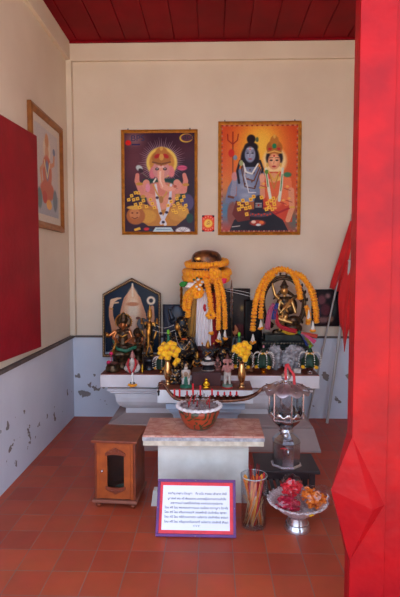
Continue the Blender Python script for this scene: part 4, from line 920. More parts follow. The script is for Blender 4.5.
# white and green standing figurine
Y = 3.235; yb = row(Y, ZM)
t = statue('green_base_figurine', 'white robed figurine with green sash on round green base', 186, Y, ZM, GS)
turned('base', 186, Y, [(6.2, yb), (6.4, yb - 2), (5.6, yb - 4.2), (4.6, yb - 4.8)], M_grn, t, 24, 'auto', ZM + .0005)
cx = 186
P = [('c', (cx, yb - 4.5), (cx, yb - 13), 2.8, 1.8, 1), ('c', (cx - 3, yb - 4.5, -1), (cx - 2.6, yb - 16), 1.3, 1.6, 0), ('c', (cx + 3, yb - 4.5, -1), (cx + 2.6, yb - 16), 1.3, 1.6, 0), ('c', (cx - 2.4, yb - 17), (cx + 2.4, yb - 17), 2.2, 2.2, 0), ('e', (cx, yb - 15, -1.2), (2.4, 2, 3), 2), ('e', (cx, yb - 21), (1.9, 1.9, 2.2), 0), ('c', (cx, yb - 22.5), (cx, yb - 24), 1.9, 1.2, 2), ('c', (cx - 4, yb - 17), (cx - 3.2, yb - 12, -2), 1.1, .9, 2), ('c', (cx + 4, yb - 17), (cx + 3.2, yb - 12, -2), 1.1, .9, 2)]
figure('body', Y, P, [M_wht, M_grn, mat('tan_paint', (166, 132, 104), .5)], t, .0026)
# elephant headed figurine on red and green base
Y = 3.235; yb = row(Y, ZM); cx = 227.5
t = statue('pink_figurine', 'pink elephant-headed standing figurine with white trousers on red and green base', cx, Y, ZM, GS)
turned('base', cx, Y, [(5.6, yb), (5.8, yb - .6), (5.6, yb - 2.4)], M_rd2, t, 24, 'auto', ZM + .0005)
turned('base', cx, Y, [(5.5, yb - 2.4), (5.5, yb - 4), (4.4, yb - 5)], mat('grey_green_paint', (110, 136, 124), .5), t, 24, 'auto')
P = [('c', (cx - 2.2, yb - 5), (cx - 2, yb - 15), 1.2, 1.7, 0), ('c', (cx + 2.2, yb - 5), (cx + 2, yb - 15), 1.2, 1.7, 0), ('c', (cx - 3.4, yb - 7, -1), (cx - 2, yb - 16, -1), .8, 1, 0), ('e', (cx, yb - 15.5), (3.8, 3, 3.4), 0), ('e', (cx, yb - 20, -.6), (3.9, 3.2, 4.4), 1), ('c', (cx - 3.4, yb - 23), (cx - 5, yb - 19, -1), 1.2, 1, 1), ('c', (cx + 3.4, yb - 23), (cx + 5.4, yb - 20, -1), 1.2, 1, 1), ('c', (cx + 5.4, yb - 20), (cx + 5.2, yb - 25), 1, .8, 1), ('e', (cx, yb - 28), (2.7, 2.6, 3.1), 1), ('e', (cx - 3, yb - 27.5, .5), (1.7, .7, 2.4), 1), ('e', (cx + 3, yb - 27.5, .5), (1.7, .7, 2.4), 1), ('c', (cx, yb - 27, -2.2), (cx + .3, yb - 22, -4), 1.2, .9, 1), ('c', (cx + .3, yb - 22, -4), (cx + 1.6, yb - 20, -4), .9, .7, 1), ('c', (cx, yb - 31), (cx, yb - 35), 2.3, .6, 2)]
figure('body', Y, P, [M_wht, M_pnk, M_brn], t, .0026)
# black statue right of the pillar, slim one behind the bouquet, gold one in the vase's shade
Y = 3.7; yb = row(Y, ZB)
t = statue('black_statue', 'dark black seated statue in shade to the right of garlanded pillar', 222, Y, ZB, GS)
figure('body', Y, seated(222, yb, 36, 1, 0, 0, 0, False, True), [M_orn], t, .004)
Y = 3.66; yb = row(Y, ZB)
t = statue('slim_statue', 'slim black statue with brown head behind the right marigold bouquet', 236.6, Y, ZB, GS)
cx = 236.8
P = [('c', (cx, yb - 1), (cx, 352), 4, 3.2, 0), ('c', (cx, 352), (cx, 339), 3, 2.6, 0), ('c', (cx - 3, 338), (cx + 3, 338), 1.6, 1.6, 0), ('e', (cx - .4, 331.5, -.6), (2.3, 2.3, 2.8), 1), ('c', (cx - .4, 329), (cx - 1.6, 325.5), 1.8, .8, 1), ('c', (cx - 3, 338), (cx - 4.6, 345, -2), 1.5, 1.2, 0), ('c', (cx + 3, 338), (cx + 4.6, 345, -2), 1.5, 1.2, 0), ('e', (cx, yb - 1), (5, 4, 1.6), 0), ('c', (cx - 2, 335, -1), (cx - 4, 331, -2), .9, .7, 1)]
figure('body', Y, P, [M_blk2, mat('ochre_clay', (150, 92, 56), .5)], t, .003)
Y = 3.56; yb = row(Y, ZB)
t = statue('ochre_statue', 'little ochre seated statue in shade right of the right brass vase', 249.5, Y, ZB, GS)
figure('body', Y, seated(249.5, yb, 17, .9, 0, 0, 0, True, True), [mat('ochre_clay', (150, 92, 56))], t, .003)

# ================================================================ the garlanded pillar
Y = 3.86; s_ = S(Y); cx = 206.4
t = statue('sacred_pillar', 'tall round-headed bronze pillar wrapped in cloths and marigold garlands', cx, Y, ZB, None, 'pillar')
turned('base', cx, Y, [(23, row(Y, ZB)), (23, 358), (20, 356), (20, 349), (22, 347), (22, 343), (17, 342)], M_maroon, t, 32, 'auto', ZB + .0005)
turned('shaft', cx, Y, [(15.6, 343), (14.6, 300), (15, 262), (15, 258.5), (14, 255), (11.4, 252.2), (7, 250.6), (2.5, 250), (0, 249.9)], mat('brown_bronze', (150, 92, 50), .3, .4, c2=(38, 22, 20), vscale=18), t, 36, 'auto')
mb = MB(); mb.blob(WP(204.4, 255.6, Y, -12.6), (.016, .006, .014), 2); mb.build('red_mark', M_rd2, t, True)
mb = MB(); mb.blob(WP(199, 259, Y, -13), (.036, .008, .02), 2, .1); mb.build('gold_leaf_patch', M_gst, t, True)
def cloth(label, xs, y0, y1, d, m, amp=1.2, k=9, fl=1.0):
    o0 = WP((xs[0] + xs[1]) / 2, y0, Y, d)
    rows = []
    for i in range(12):
        u = i / 11; r = []
        xa = xs[0] + (xs[2] - xs[0]) * u; xb = xs[1] + (xs[3] - xs[1]) * u
        for j in range(25):
            v = j / 24; x = xa + (xb - xa) * v
            r.append(WP(x, y0 + (y1 - y0) * u + .8 * math.sin(v * 5) * u, Y, d - 1.5 + amp * math.sin(v * k * PI) * (.5 + .5 * u) + 4 * abs((x - cx) / 15) ** 2))
        rows.append(r)
    o = sheet('draped_cloth', rows, m, None, .004, org=o0)
    tag(o, label, 'cloth', 'cloths tied round the pillar')
cloth('dull gold cloth hanging down the left front of the pillar', (191, 203, 187.6, 196.5), 288, 337, -17, mat('gold_voile', (176, 128, 44), .5, c2=(150, 104, 34), vscale=20, sheen=.3), 1, 5)
cloth('white pleated cloth hanging down the middle front of the pillar', (198, 209, 196, 211), 288, 346, -18.5, mat('white_voile', (222, 214, 216), .7, sheen=.3), 1, 9)
cloth('dark red cloth hanging right of the white cloth on the pillar', (208, 216, 211.5, 217.5), 292, 343, -16.5, mat('crimson_cloth', (150, 20, 30), .7), .8, 3)
def knot(label, px, py, d, m, sz, cat='ribbon'):
    mb = MB(); c = WP(px, py, Y, d)
    for k in range(3): mb.blob(c + Vector((random.uniform(-.4, .4) * sz[0], random.uniform(-.3, .3) * sz[1], (k - 1) * sz[2] * .5)), (sz[0], sz[1], sz[2] * .6), 2, .08)
    tag(mb.build('ribbon_knot', m, None, True, org=c), label, cat, 'ribbon knots on the pillar')
knot('bright pink ribbon knot at the right side under the marigold rings', 223, 280.5, -17, mat('pink_ribbon', (240, 40, 90), .5), (.034, .02, .022))
knot('green ribbon knot at the left side under the marigold rings', 184.3, 283.5, -18, mat('green_ribbon', (40, 140, 50), .5), (.03, .016, .02))
knot('small red ribbon knot below the front marigold rosette', 204.8, 306, -21.5, M_rd2, (.011, .01, .026))
knot('white blossom knot at the left front of the marigold rings', 191.5, 284.5, -23, M_jas, (.03, .016, .02))
def garland(label, strands, r, Yg=None, extra=None, base=None, flat=.62):
    Yg = Yg or Y
    t = thing('marigold_garland', label, 'garland', base or strands[0][0], GG); mb = MB()
    for st in strands: strand(mb, st, r, flat)
    for e in (extra or []): blossom(mb, e[0], e[1], None, .15, .9)
    mb.build('flower_strand', M_mari, t, True); return t
def lastg(): return sorted([o for o in C.objects if o.name.startswith('marigold_garland')], key=lambda o: o.name)[-1]
def ring(R, py, dip, r, dx=0, a0=0, a1=2 * PI, tilt=0):
    return [WP(cx + dx + R * math.cos(a0 + (a1 - a0) * k / 30), py + dip * .5 * (1 - math.sin(a0 + (a1 - a0) * k / 30)) - dip * .5 + tilt * math.cos(a0 + (a1 - a0) * k / 30), Y, R * math.sin(a0 + (a1 - a0) * k / 30)) for k in range(31)]
garland('upper marigold ring round the head of the pillar', [ring(19.2, 263, 5, 3.4, .4, tilt=-1)], 3.4 * s_)
garland('thick lower marigold ring round the neck of the pillar', [ring(21, 272, 4, 4, .6), ring(20.4, 278, 3, 3.6, 0)], 4 * s_)
t = garland('marigold garland with rosette and long double tail on right front of pillar', [[WP(214, 275, Y, -25), WP(217.5, 290, Y, -25), WP(218.4, 308, Y, -24), WP(218, 326, Y, -22)], [WP(217, 275, Y, -24), WP(222, 290, Y, -22), WP(224, 308, Y, -21), WP(224.5, 326, Y, -20)]], 2.7 * s_, extra=[(WP(214.5 + 3.4 * math.cos(k), 273 + 3.4 * math.sin(k), Y, -26), 3 * s_) for k in range(7)] + [(WP(214.5, 273, Y, -28), 3.2 * s_)])
tassel(t, WP(219, 329, Y, -21), 8 * s_, 3.2 * s_, .0065); tassel(t, WP(224.5, 328, Y, -20), 7 * s_, 2.5 * s_, .0065)
t = garland('marigold garland hanging down the centre front of the pillar with jasmine tassel', [[WP(206, 277, Y, -26), WP(209, 290, Y, -24.5), WP(210.5, 302, Y, -23.5), WP(211, 309, Y, -23)]], 2.9 * s_, extra=[(WP(211 + 3.2 * math.cos(k * 1.05), 313 + 2.4 * math.sin(k * 1.05), Y, -23), 2.2 * s_) for k in range(6)])
tassel(t, WP(211.4, 316, Y, -23), 14 * s_, 1.6 * s_, .0065)
t = garland('marigold garland bunched at left front of the pillar with short left tail', [[WP(203, 281, Y, -25), WP(197, 286, Y, -26), WP(190, 291, Y, -23), WP(186, 299, Y, -20), WP(186.4, 310, Y, -18)], [WP(200, 289, Y, -25), WP(193, 294, Y, -24), WP(190, 303, Y, -21), WP(188.5, 316, Y, -19)]], 3 * s_, extra=[(WP(198 + 4 * math.cos(k * .9), 291 + 4 * math.sin(k * .9), Y, -26), 3 * s_) for k in range(7)])
mb = MB()
for q in ((196, 281), (199, 279), (201, 284), (197.5, 285.5), (203, 281), (200, 288)): blossom(mb, WP(q[0], q[1], Y, -29), 1.5 * s_)
mb.build('white_blossoms', M_jas, t, True)
mb = MB()
for q in ((198, 277.5), (202, 278), (195, 279)): mb.blob(WP(q[0], q[1], Y, -28.5), (1.4 * s_, .8 * s_, 1 * s_), 2, .1)
mb.build('green_sprigs', mat('mid_green_leaf', (38, 92, 40), .5, c2=(22, 62, 34), vscale=40), t, True)
# mosaic staffs on both sides
for px, top, lab, c1_, Ys in ((181.4, 283, 'gold and red mirrored mosaic staff left of the garlanded pillar', (214, 150, 60), 3.93), (231.6, 281, 'silver mosaic staff right of the garlanded pillar', (196, 190, 190), 3.93)):
    t = statue('mosaic_staff', lab, px, Ys, ZB, 'mosaic staffs flanking the pillar', 'staff')
    y0 = row(Ys, ZB); g = mat('mosaic_' + str(px), c1_, .18, .9)
    turned('base', px, Ys, [(4, y0), (4, y0 - 3), (1.6, y0 - 5)], M_maroon, t, 16, 'auto', ZB + .0005)
    turned('shaft', px, Ys, [(.9, y0 - 5), (.8, 318)], M_bro, t, 10, 'auto')
    pr = [(.9, 318)] + [((1.7 if k % 2 else 1.1), 317 - k * 3) for k in range(int((317 - top - 4) / 3))] + [(1, top + 4), (.3, top - 1)]
    turned('mosaic_sleeve', px, Ys, pr, [g] if px > 200 else [g], t, 8, False)
    if px < 200: turned('red_band', px, Ys, [(1.8, 312.5), (1.8, 308)], M_rd2, t, 8, False)
# threads
def thread(label, pts, r=.0016):
    p = smoothpath(pts, 8); tag(MB().tube(p, r, 5).build('cotton_thread', M_thr, None, True, org=p[0]), label, 'thread', 'white sacred threads strung between statues')
thread('upper white thread strung from standing gold statue to hooded statue', [WP(153.5, 324.5, 3.62), WP(164, 328, 3.6), WP(174, 325, 3.62)])
thread('lower white thread strung from standing gold statue to hooded statue', [WP(153, 330, 3.6), WP(165, 333, 3.58), WP(175, 330, 3.6)])
thread('upper white thread strung from marigold pillar to dancing statue', [WP(224, 288.5, 3.78), WP(240, 291, 3.78), WP(262, 296, 3.78)], .002)
thread('lower white thread strung from marigold pillar to dancing statue', [WP(224, 290.5, 3.76), WP(243, 294.5, 3.76), WP(262, 300, 3.76)], .002)

# ================================================================ the dancing statue
Y = 3.84; s_ = S(Y); yb = row(Y, ZB); cx = 284
DANCER = t = statue('dancing_statue', 'gold-faced dancing statue inside a ring arch on stepped dark pedestal', cx, Y, ZB, GS)
M_ped = mat('dark_green_bronze', (44, 50, 46), .4, .55, c2=(26, 28, 28), vscale=30)
mb = MB()
for (w, d, y0, y1) in ((24, 13, None, 357), (22, 11, 357, 350), (25, 12.5, 350, 346.5), (22, 11, 346.5, 343), (23.5, 12, 343, 340), (20, 10, 340, 333.5)):
    v0 = at(cx - w, y1, Y=Y); v1 = at(cx + w, y1, Y=Y); zb_ = ZB + .0005 if y0 is None else at(cx, y0, Y=Y).z
    mb.box((v0.x, Y - d * s_, zb_), (v1.x, Y + d * s_, v0.z), bevel=.004)
ped = mb.build('pedestal', M_ped, t)
mb = MB()
for yy, ww, dd in ((341.6, 23.5, 12), (348.2, 25, 12.5)):
    for k in range(16): mb.blob(WP(cx - ww + .8 + (2 * ww - 1.6) * k / 15, yy, Y, -dd - .1), (.011, .004, .007), 1)
mb.build('lotus_petals', mat('worn_silver_gilt', (126, 116, 98), .35, .7), ped, True)
P = [('c', (286, 333), (288, 325), 2.2, 2.6, 0), ('c', (288, 325), (284, 315), 2.8, 3.2, 0), ('c', (284, 315), (277, 318, -3), 3, 2.4, 1), ('c', (277, 318, -3), (290, 322, -5), 2.3, 1.4, 1), ('c', (279, 330, -3), (285, 316, -4), 1.2, 2, 1), ('e', (284, 314), (4.4, 3.4, 3.6), 0), ('c', (284, 312), (284.5, 301), 3.3, 4, 0), ('c', (280, 299.5), (289.5, 299), 2.2, 2.2, 0), ('c', (284.6, 299), (284.4, 294), 1.5, 1.4, 1), ('e', (284.2, 290.5, -.6), (3.1, 3, 3.7), 1), ('e', (284.2, 289.5, -3.5), (.6, .8, 1), 1), ('c', (284.2, 287), (284.2, 284), 3.1, 2.2, 0), ('c', (284.2, 283.5), (284.4, 280.5), 1.7, .9, 0),
     ('c', (280, 300), (275, 295, -1), 1.7, 1.4, 1), ('c', (275, 295, -1), (272.6, 286, -1), 1.4, 1.1, 1), ('c', (272.6, 286, -1), (272.2, 283.5, -1), 1.2, .6, 1), ('c', (289.5, 299.5), (297, 296), 1.7, 1.3, 0), ('c', (297, 296), (301, 301, -1), 1.3, 1.1, 0), ('c', (280, 301, -2), (277.5, 308, -4), 1.7, 1.3, 1), ('c', (277.5, 308, -4), (282, 313, -5), 1.3, .9, 1), ('c', (289.5, 301, -2), (283, 308, -6), 1.6, 1.2, 1), ('c', (283, 308, -6), (279.5, 312, -7), 1.1, .8, 1),
     ('c', (282, 303, -3.4), (287, 311, -3.6), .8, .8, 1), ('c', (288, 292, 1), (296, 297, 2), 1.6, .7, 0), ('c', (281, 292, 1), (274, 299, 2), 1.6, .7, 0), ('e', (294, 320, 0), (6, 4, 4), 0), ('e', (293, 328, 0), (8, 5, 5), 0)]
P = [(q[0], q[1], q[2], q[3] * 1.25, q[4] * 1.25, q[5]) if q[0] == 'c' else (q[0], q[1], tuple(v * 1.18 for v in q[2]), q[3]) for q in P]
P += [('c', (276, 333, 2), (292, 333, 2), 4, 5, 0), ('e', (290, 306, 3), (8, 2.5, 9), 0), ('c', (291, 300, -1), (295, 312, -3), 2, 1.6, 1), ('c', (279, 300, 1), (276, 312, 0), 1.8, 1.5, 0), ('e', (284.2, 286.5, 0), (4.4, 3.6, 2), 0), ('c', (279, 312, -6), (290, 305, -5), .9, .9, 1)]
figure('body', Y, P, [M_bro, mat('pale_worn_gold', (206, 160, 96), .28, .85)], t, .0032)
mb = MB(); pts = [WP(284 + 21.5 * math.cos(a_), 304 - 27.5 * math.sin(a_), Y, 4) for a_ in [PI * (-.33 + 1.66 * k / 40) for k in range(41)]]
mb.tube(pts, .013, 10); mb.tube([p + (p - WP(284, 304, Y, 4)) * -.1 for p in pts], .007, 8)
for p in pts[1::2]: mb.blob(p + (p - WP(284, 304, Y, 4)).normalized() * .02, (.01, .008, .018), 1)
mb.build('flame_arch', M_bro, t, True)
garland('long outer marigold garland down the left side of the dancing statue arch', [[WP(278, 271.5, Y, -5), WP(268, 274, Y, -6), WP(259, 288, Y, -8), WP(254, 306, Y, -10), WP(251.5, 330, Y, -12)]], 3 * s_)
tassel(lastg(), WP(252, 333, Y, -12), 7 * s_, 3 * s_, .0065)
garland('shorter inner marigold garland down the left side of the dancing statue arch', [[WP(274, 274, Y, -7), WP(266, 282, Y, -9), WP(261, 296, Y, -11), WP(259.5, 318, Y, -13)]], 2.7 * s_); tassel(lastg(), WP(259.6, 319, Y, -13), 7 * s_, 2.5 * s_, .0065)
garland('thick marigold garland arching over the top of the dancing statue', [[WP(265, 277, Y, -2), WP(274, 270.5, Y, -3), WP(284, 269.5, Y, -3), WP(292, 274, Y, -4), WP(297, 286, Y, -6), WP(299, 299, Y, -8)]], 3.2 * s_)
garland('long marigold garland down the right side of the dancing statue arch', [[WP(292, 272, Y, -7), WP(301, 277, Y, -8), WP(308, 288, Y, -9), WP(312, 302, Y, -11), WP(314, 322, Y, -12)]], 3 * s_); tassel(lastg(), WP(310, 320, Y, -14), 9 * s_, 2.5 * s_, .0065)
garland('short marigold garland at the far right edge of the dancing statue arch', [[WP(308, 284, Y, 2), WP(313, 292, Y, 0), WP(315.5, 306, Y, -2), WP(316, 318, Y, -4)]], 2.8 * s_)
garland('small marigold loop with jasmine tassel low on the right of the arch', [[WP(303, 304, Y, -12), WP(306, 312, Y, -13), WP(305, 322, Y, -14)]], 2.6 * s_); tassel(lastg(), WP(305.5, 309, Y, -17), 8 * s_, 2 * s_, .006)
# sashes
def sash(label, pts, w0, w1, m, up=True):
    par = DANCER
    p = smoothpath(pts, 6); n = len(p); rows = []
    for i, q in enumerate(p):
        tdir = (p[min(i + 1, n - 1)] - p[max(i - 1, 0)]).normalized(); sd = tdir.cross(Vector((0, 1, 0))).normalized(); wv = (w0 + (w1 - w0) * i / (n - 1)) * s_ * .78
        rows.append([q + sd * wv * (j / 8 - .5) + Vector((0, -.006 * math.sin(j * 1.6 + i * .3), 0)) for j in range(9)])
    sheet("ribbon_sash", rows, m, par, .003)["label"] = label
sash('pink sash hanging at left of the dancing statue', [WP(273, 303, Y, -10), WP(268, 312, Y, -12), WP(266, 328, Y, -13.5)], 5, 6.5, mat('mauve_pink_silk', (176, 76, 110), .5))
sash('blue sash hanging beside the pink one on the dancing statue', [WP(276, 302, Y, -11), WP(272.5, 312, Y, -13), WP(272, 318, Y, -13.5)], 4, 5, mat('blue_silk', (44, 60, 130), .5))
sash('red sash crossing the legs of dancing statue down to the knot', [WP(274, 308, Y, -12), WP(276, 322, Y, -14), WP(284, 327, Y, -15.5), WP(294, 329.5, Y, -15.8)], 4, 6, mat('red_silk', (176, 20, 40), .5))
sash('yellow and blue sash under the red one leading to the knot', [WP(280, 329, Y, -13.8), WP(287, 331.5, Y, -14.6), WP(295, 330.6, Y, -15)], 3, 2.5, mat('yellow_silk', (200, 160, 30), .5))
for lab, e, m in (('pink ribbon end fanning right of the sash knot', (312, 340), mat('bright_pink_silk', (226, 90, 140), .5)), ('deep blue ribbon end fanning below the sash knot', (305, 343), mat('blue_silk', (44, 60, 130))), ('orange red ribbon end fanning rightmost from the sash knot', (314, 334.5), mat('coral_silk', (206, 80, 60), .5)), ('olive yellow ribbon end between the pink and blue ones', (309, 344.5), mat('olive_silk', (150, 140, 40), .5))):
    sash(lab, [WP(297, 330.5, Y, -15.6), WP((297 + e[0]) / 2 + .4, (330.5 + e[1]) / 2 - .6, Y, -16.4), WP(e[0], e[1], Y, -15)], 1.6, 5, m)
mb = MB(); mb.blob(WP(296.5, 330.3, Y, -16), (.014, .012, .016), 2, .06); mb.build('sash_knot', mat('green_silk', (24, 92, 66)), DANCER, True)

# crumpled clear plastic bundles before the pedestal
M_plas = mat('crumpled_grey_plastic', (176, 172, 174), .25, c2=(96, 92, 98), vscale=34, alpha=.85, coat=.6)
def bundle(label, px, py0, rx, h, Yb, zb=ZB):
    t = statue('plastic_bundle', label, px, Yb, zb, 'crumpled plastic bundles below the dancing statue', 'bundle')
    s = S(Yb); g = bmesh.new(); mb = MB(); mb.bm.free(); mb.bm = g
    bmesh.ops.create_icosphere(g, subdivisions=5, radius=1)
    cz = zb + h * s / 2; cxw = at(px, 360, Y=Yb).x
    for v in g.verts:
        n = noise.noise(v.co * 3.2 + Vector((px, 0, 0))) + .6 * abs(noise.noise(v.co * 7)); k = .84 + .28 * n
        v.co = Vector((cxw + v.co.x * rx * s * k, Yb + v.co.y * 4.5 * s * k, max(zb + .0005, cz + v.co.z * h * s * .53 * k)))
    mb.build('wrap', M_plas, t)
    mb = MB(); mb.blob((cxw, Yb, cz), (rx * s * .45, 2 * s, h * s * .3), 2, .15); mb.build('dried_flowers', M_brn, t)
    return t
bundle('crumpled grey plastic bundle on the left below the dancing statue', 275, 0, 8.5, 26, 3.6)
bundle('larger crumpled grey plastic bundle on the right below the dancing statue', 294, 0, 13, 26, 3.58)
Y2 = 3.5; a = at(294, 371, Y=Y2); b = at(301, 371, Y=Y2)
tag(MB().box((a.x, Y2, ZB), (b.x, Y2 + .04, at(297, 369, Y=Y2).z), bevel=.003).build('white_block', M_wht, None, org=(a.x, Y2, ZB)), 'small white block on the altar edge below the crumpled plastic', 'block')

# ================================================================ folded-leaf offerings
def baisri(label, cx, Yb, yb_, z, R, H, cup, m_top=None):
    t = statue('leaf_offering', label, cx, Yb, z, 'folded leaf offerings with jasmine strings', 'offering'); s = S(Yb); y0 = row(Yb, z)
    k = H / 28
    turned('cup', cx, Yb, [(3.2 * k, y0), (3 * k, y0 - 1 * k), (1.6 * k, y0 - 2.4 * k), (3.4 * k, y0 - 4.6 * k), (4.6 * k, y0 - 6.6 * k), (4 * k, y0 - 6.6 * k)], cup, t, 18, 'auto', z + .0005)
    turned('leaf_dome', cx, Yb, [(3.6 * k, y0 - 6 * k), (R * .92, y0 - 7.5 * k), (R, y0 - 10 * k), (R * .92, y0 - 14 * k), (R * .64, y0 - 18.5 * k), (R * .3, y0 - 21 * k), (R * .2, y0 - 24 * k), (.4, y0 - 26 * k)], M_leaf, t, 32, True, wob=lambda a, r, zz: (r * (1 + .06 * math.cos(8 * a)), zz))
    mb = MB(); mb2 = MB(); c0 = WP(cx, y0 - 20.5 * k, Yb)
    for q in range(8):
        a = 2 * PI * q / 8 + .2
        for i in range(12):
            u = i / 11; rr = R * (.3 + 1.0 * math.sin(u * PI * .62)) ; zz = -u * u * 13 * k + 2.5 * k * math.sin(u * PI)
            mb.blob(c0 + Vector((math.cos(a) * rr, math.sin(a) * rr, zz)) * s, .0046, 1)
        if q % 2 == 0: blossom(mb2, c0 + Vector((math.cos(a + .35) * R * .98, math.sin(a + .35) * R * .98, -13 * k)) * s, 2.3 * k * s)
    mb.build('jasmine_strings', M_jas, t, True)
    for q in range(6): blossom(mb2, c0 + Vector((math.cos(q) * R * .34, math.sin(q) * R * .34, 0)) * s, 1.5 * k * s)
    mb2.build('blossoms', M_mary, t, True)
    mb = MB(); mb.blob(WP(cx, y0 - 27 * k, Yb), (1 * k * s, 1 * k * s, 1.6 * k * s), 2); mb.build('top_bud', m_top or M_bud, t, True)
baisri('dark leaf offering with jasmine strings on gold cup below dancing statue', 263.5, 3.5, 0, ZB, 8.6, 28, mat('gold_cup', (222, 150, 40), .25, .9), mat('pink_white_bud', (226, 170, 196), .5))
baisri('dark leaf offering with jasmine strings on silver cup at right altar end', 310, 3.5, 0, ZB, 9, 28, M_silv)
baisri('dark leaf offering with jasmine strings behind the right brass vase', 243, 3.51, 0, ZB, 8.6, 28, M_brass)
baisri('dark leaf offering with jasmine strings behind the left brass vase', 161, 3.5, 0, ZB, 6.4, 22, M_brass)

# ================================================================ brass vases and marigold bouquets
def vase(label, cx, Yv, top):
    t = statue('brass_vase', label, cx, Yv, ZM, 'brass flower vases on the shelf', 'vase'); y0 = row(Yv, ZM); h = y0 - top
    pr = [(3.6, 0), (3.7, .03), (2.6, .07), (1.9, .12), (2.6, .16), (2, .2), (2.8, .27), (3.9, .42), (4.2, .55), (3.7, .72), (2.6, .86), (2.4, .92), (4.3, .99), (4.5, 1), (4.2, 1), (2.1, .92), (2.0, .8)]
    turned('body', cx, Yv, [(r, y0 - u * h) for r, u in pr], M_brass, t, 28, True, ZM + .0005); return t
def bouquet(label, cx, Yb, flowers, bud, stem):
    s = S(Yb); t = thing('marigold_bouquet', label, 'bouquet', WP(cx, stem, Yb), 'marigold bouquets in the brass vases')
    for (x, y, d, r) in flowers:
        mb = MB(); blossom(mb, WP(x, y, Yb, d), r * s * 1.14, None, .2, .9); mb.build('blossom', M_mary, t, True)
    mb = MB()
    for k in range(14):
        a = 2 * PI * k / 14; rr = random.uniform(5, 8.5); c = WP(cx + rr * .55 * math.cos(a), stem - 3.5 - random.uniform(0, 3), Yb, rr * .5 * math.sin(a)); e = WP(cx + rr * 1.25 * math.cos(a), stem - 5 + 4 * random.random(), Yb, rr * 1.1 * math.sin(a))
        dr = (e - c); sd = dr.cross(Vector((0, 0, 1))).normalized() * .012
        mb.loft([[c - sd * .4, c + Vector((0, 0, .002)), c + sd * .4, c - Vector((0, 0, .002))], [c.lerp(e, .5) - sd, c.lerp(e, .5) + Vector((0, 0, .008)), c.lerp(e, .5) + sd, c.lerp(e, .5) + Vector((0, 0, .004))], [e - sd * .1, e + Vector((0, 0, .001)), e + sd * .1, e - Vector((0, 0, .001))]])
    for k in range(5): mb.tube([WP(cx + .5 * math.cos(k * 1.3), stem + 6, Yb, .5 * math.sin(k * 1.3)), WP(cx + 3 * math.cos(k * 1.3), stem - 5, Yb, 3 * math.sin(k * 1.3))], .002, 5)
    mb.build('leaves', mat('mid_green_leaf', (38, 92, 40), .5, c2=(22, 62, 34), vscale=40), t)
    mb = MB(); x, y = bud; mb.lathe((0, 0, 0), [(.001, 0), (.001, 0)], 3) if False else None
    mb.tube([WP(x, y + 14, Yb), WP(x, y + 6, Yb), WP(x, y + 3, Yb)], [2.2 * s, 1.5 * s, .9 * s], 10); mb.build('leaf_cone', mat('deep_green_cone', (20, 100, 72), .45), t, True)
    mb = MB(); mb.blob(WP(x, y + 1, Yb), (1.5 * s, 1.5 * s, 2.6 * s), 2); mb.build('bud', M_bud, t, True)
Yl = 3.31; vase('slender brass vase near the left end of the shelf', 167.8, Yl, 358.5)
fl = [(162, 348, -3, 3.2), (167, 346.5, -4, 3.4), (173, 347, -3, 3.2), (178, 350, -2, 2.9), (160.5, 352, -3, 2.8), (165, 352.5, -6, 3.4), (170.5, 352, -6, 3.5), (175.5, 354, -4, 3), (168, 356.5, -6, 3), (164, 344.5, 1, 2.8), (170, 343, 0, 2.9), (174, 344.5, 1, 2.8), (168, 350, 5, 3.4), (162, 351, 5, 3), (175, 350, 5, 3), (177.5, 360, -3, 3.1), (175.3, 363, -3, 2.4), (161.5, 357, -2, 2.4)]
bouquet('marigold bouquet with green bud in the left brass vase', 168, Yl, fl, (168.3, 331), 358)
Yr = 3.235; vase('slender brass vase near the right end of the shelf', 241.6, Yr, 360.5)
fl = [(235, 347, -3, 2.9), (239.5, 345, -3, 3.1), (245, 343.5, -3, 3.1), (248.5, 347, -2, 2.8), (237.5, 350, -5, 3), (242, 349.5, -6, 3.3), (246.5, 351, -5, 3), (241, 353.5, -5, 2.9), (245, 356, -5, 3), (244.5, 359, -5, 2.3), (233.8, 350, -2, 2.4), (241, 347, 3, 3.2), (246, 348, 4, 3), (237, 349, 3, 2.8), (248, 353, -2, 2.6)]
bouquet('marigold bouquet with green bud in the right brass vase', 242, Yr, fl, (239.2, 333.5), 360)
# ================================================================ things on and before the marble table
# incense bowl
YB = at(199.5, 427, z=ZT).y; s_ = S(YB); y0 = row(YB, ZT); cx = 199.2
t = thing('incense_bowl', 'large terracotta red bowl with white scalloped rim on marble table', 'bowl', (at(cx, 420, Y=YB).x, YB, ZT))
def bowl_mat():
    m = mat('painted_terracotta', (176, 72, 40), .38, c2=(150, 56, 32), vscale=12, coat=.3); nt = m.node_tree; b = nt.nodes['Principled BSDF']; src = b.inputs['Base Color'].links[0].from_socket
    tc = nt.nodes.new('ShaderNodeTexCoord'); n = nt.nodes.new('ShaderNodeTexNoise'); n.inputs['Scale'].default_value = 17; n.inputs['Distortion'].default_value = 2.2; n.inputs['Detail'].default_value = 1
    r = nt.nodes.new('ShaderNodeValToRGB'); r.color_ramp.elements[0].position = .52; r.color_ramp.elements[1].position = .57; nt.links.new(tc.outputs['Object'], n.inputs['Vector']); nt.links.new(n.outputs['Fac'], r.inputs[0])
    mx = nt.nodes.new('ShaderNodeMix'); mx.data_type = 'RGBA'; nt.links.new(r.outputs[0], mx.inputs['Factor']); nt.links.new(src, mx.inputs['A']); mx.inputs['B'].default_value = lin((58, 66, 40)) + [1]; nt.links.new(mx.outputs['Result'], b.inputs['Base Color']); return m
M_bowl = bowl_mat()
turned('foot', cx, YB, [(11.6, y0), (12, y0 - 1), (11, y0 - 3)], mat('grey_green_glaze', (130, 130, 112), .4), t, 40, 'auto', ZT + .0005)
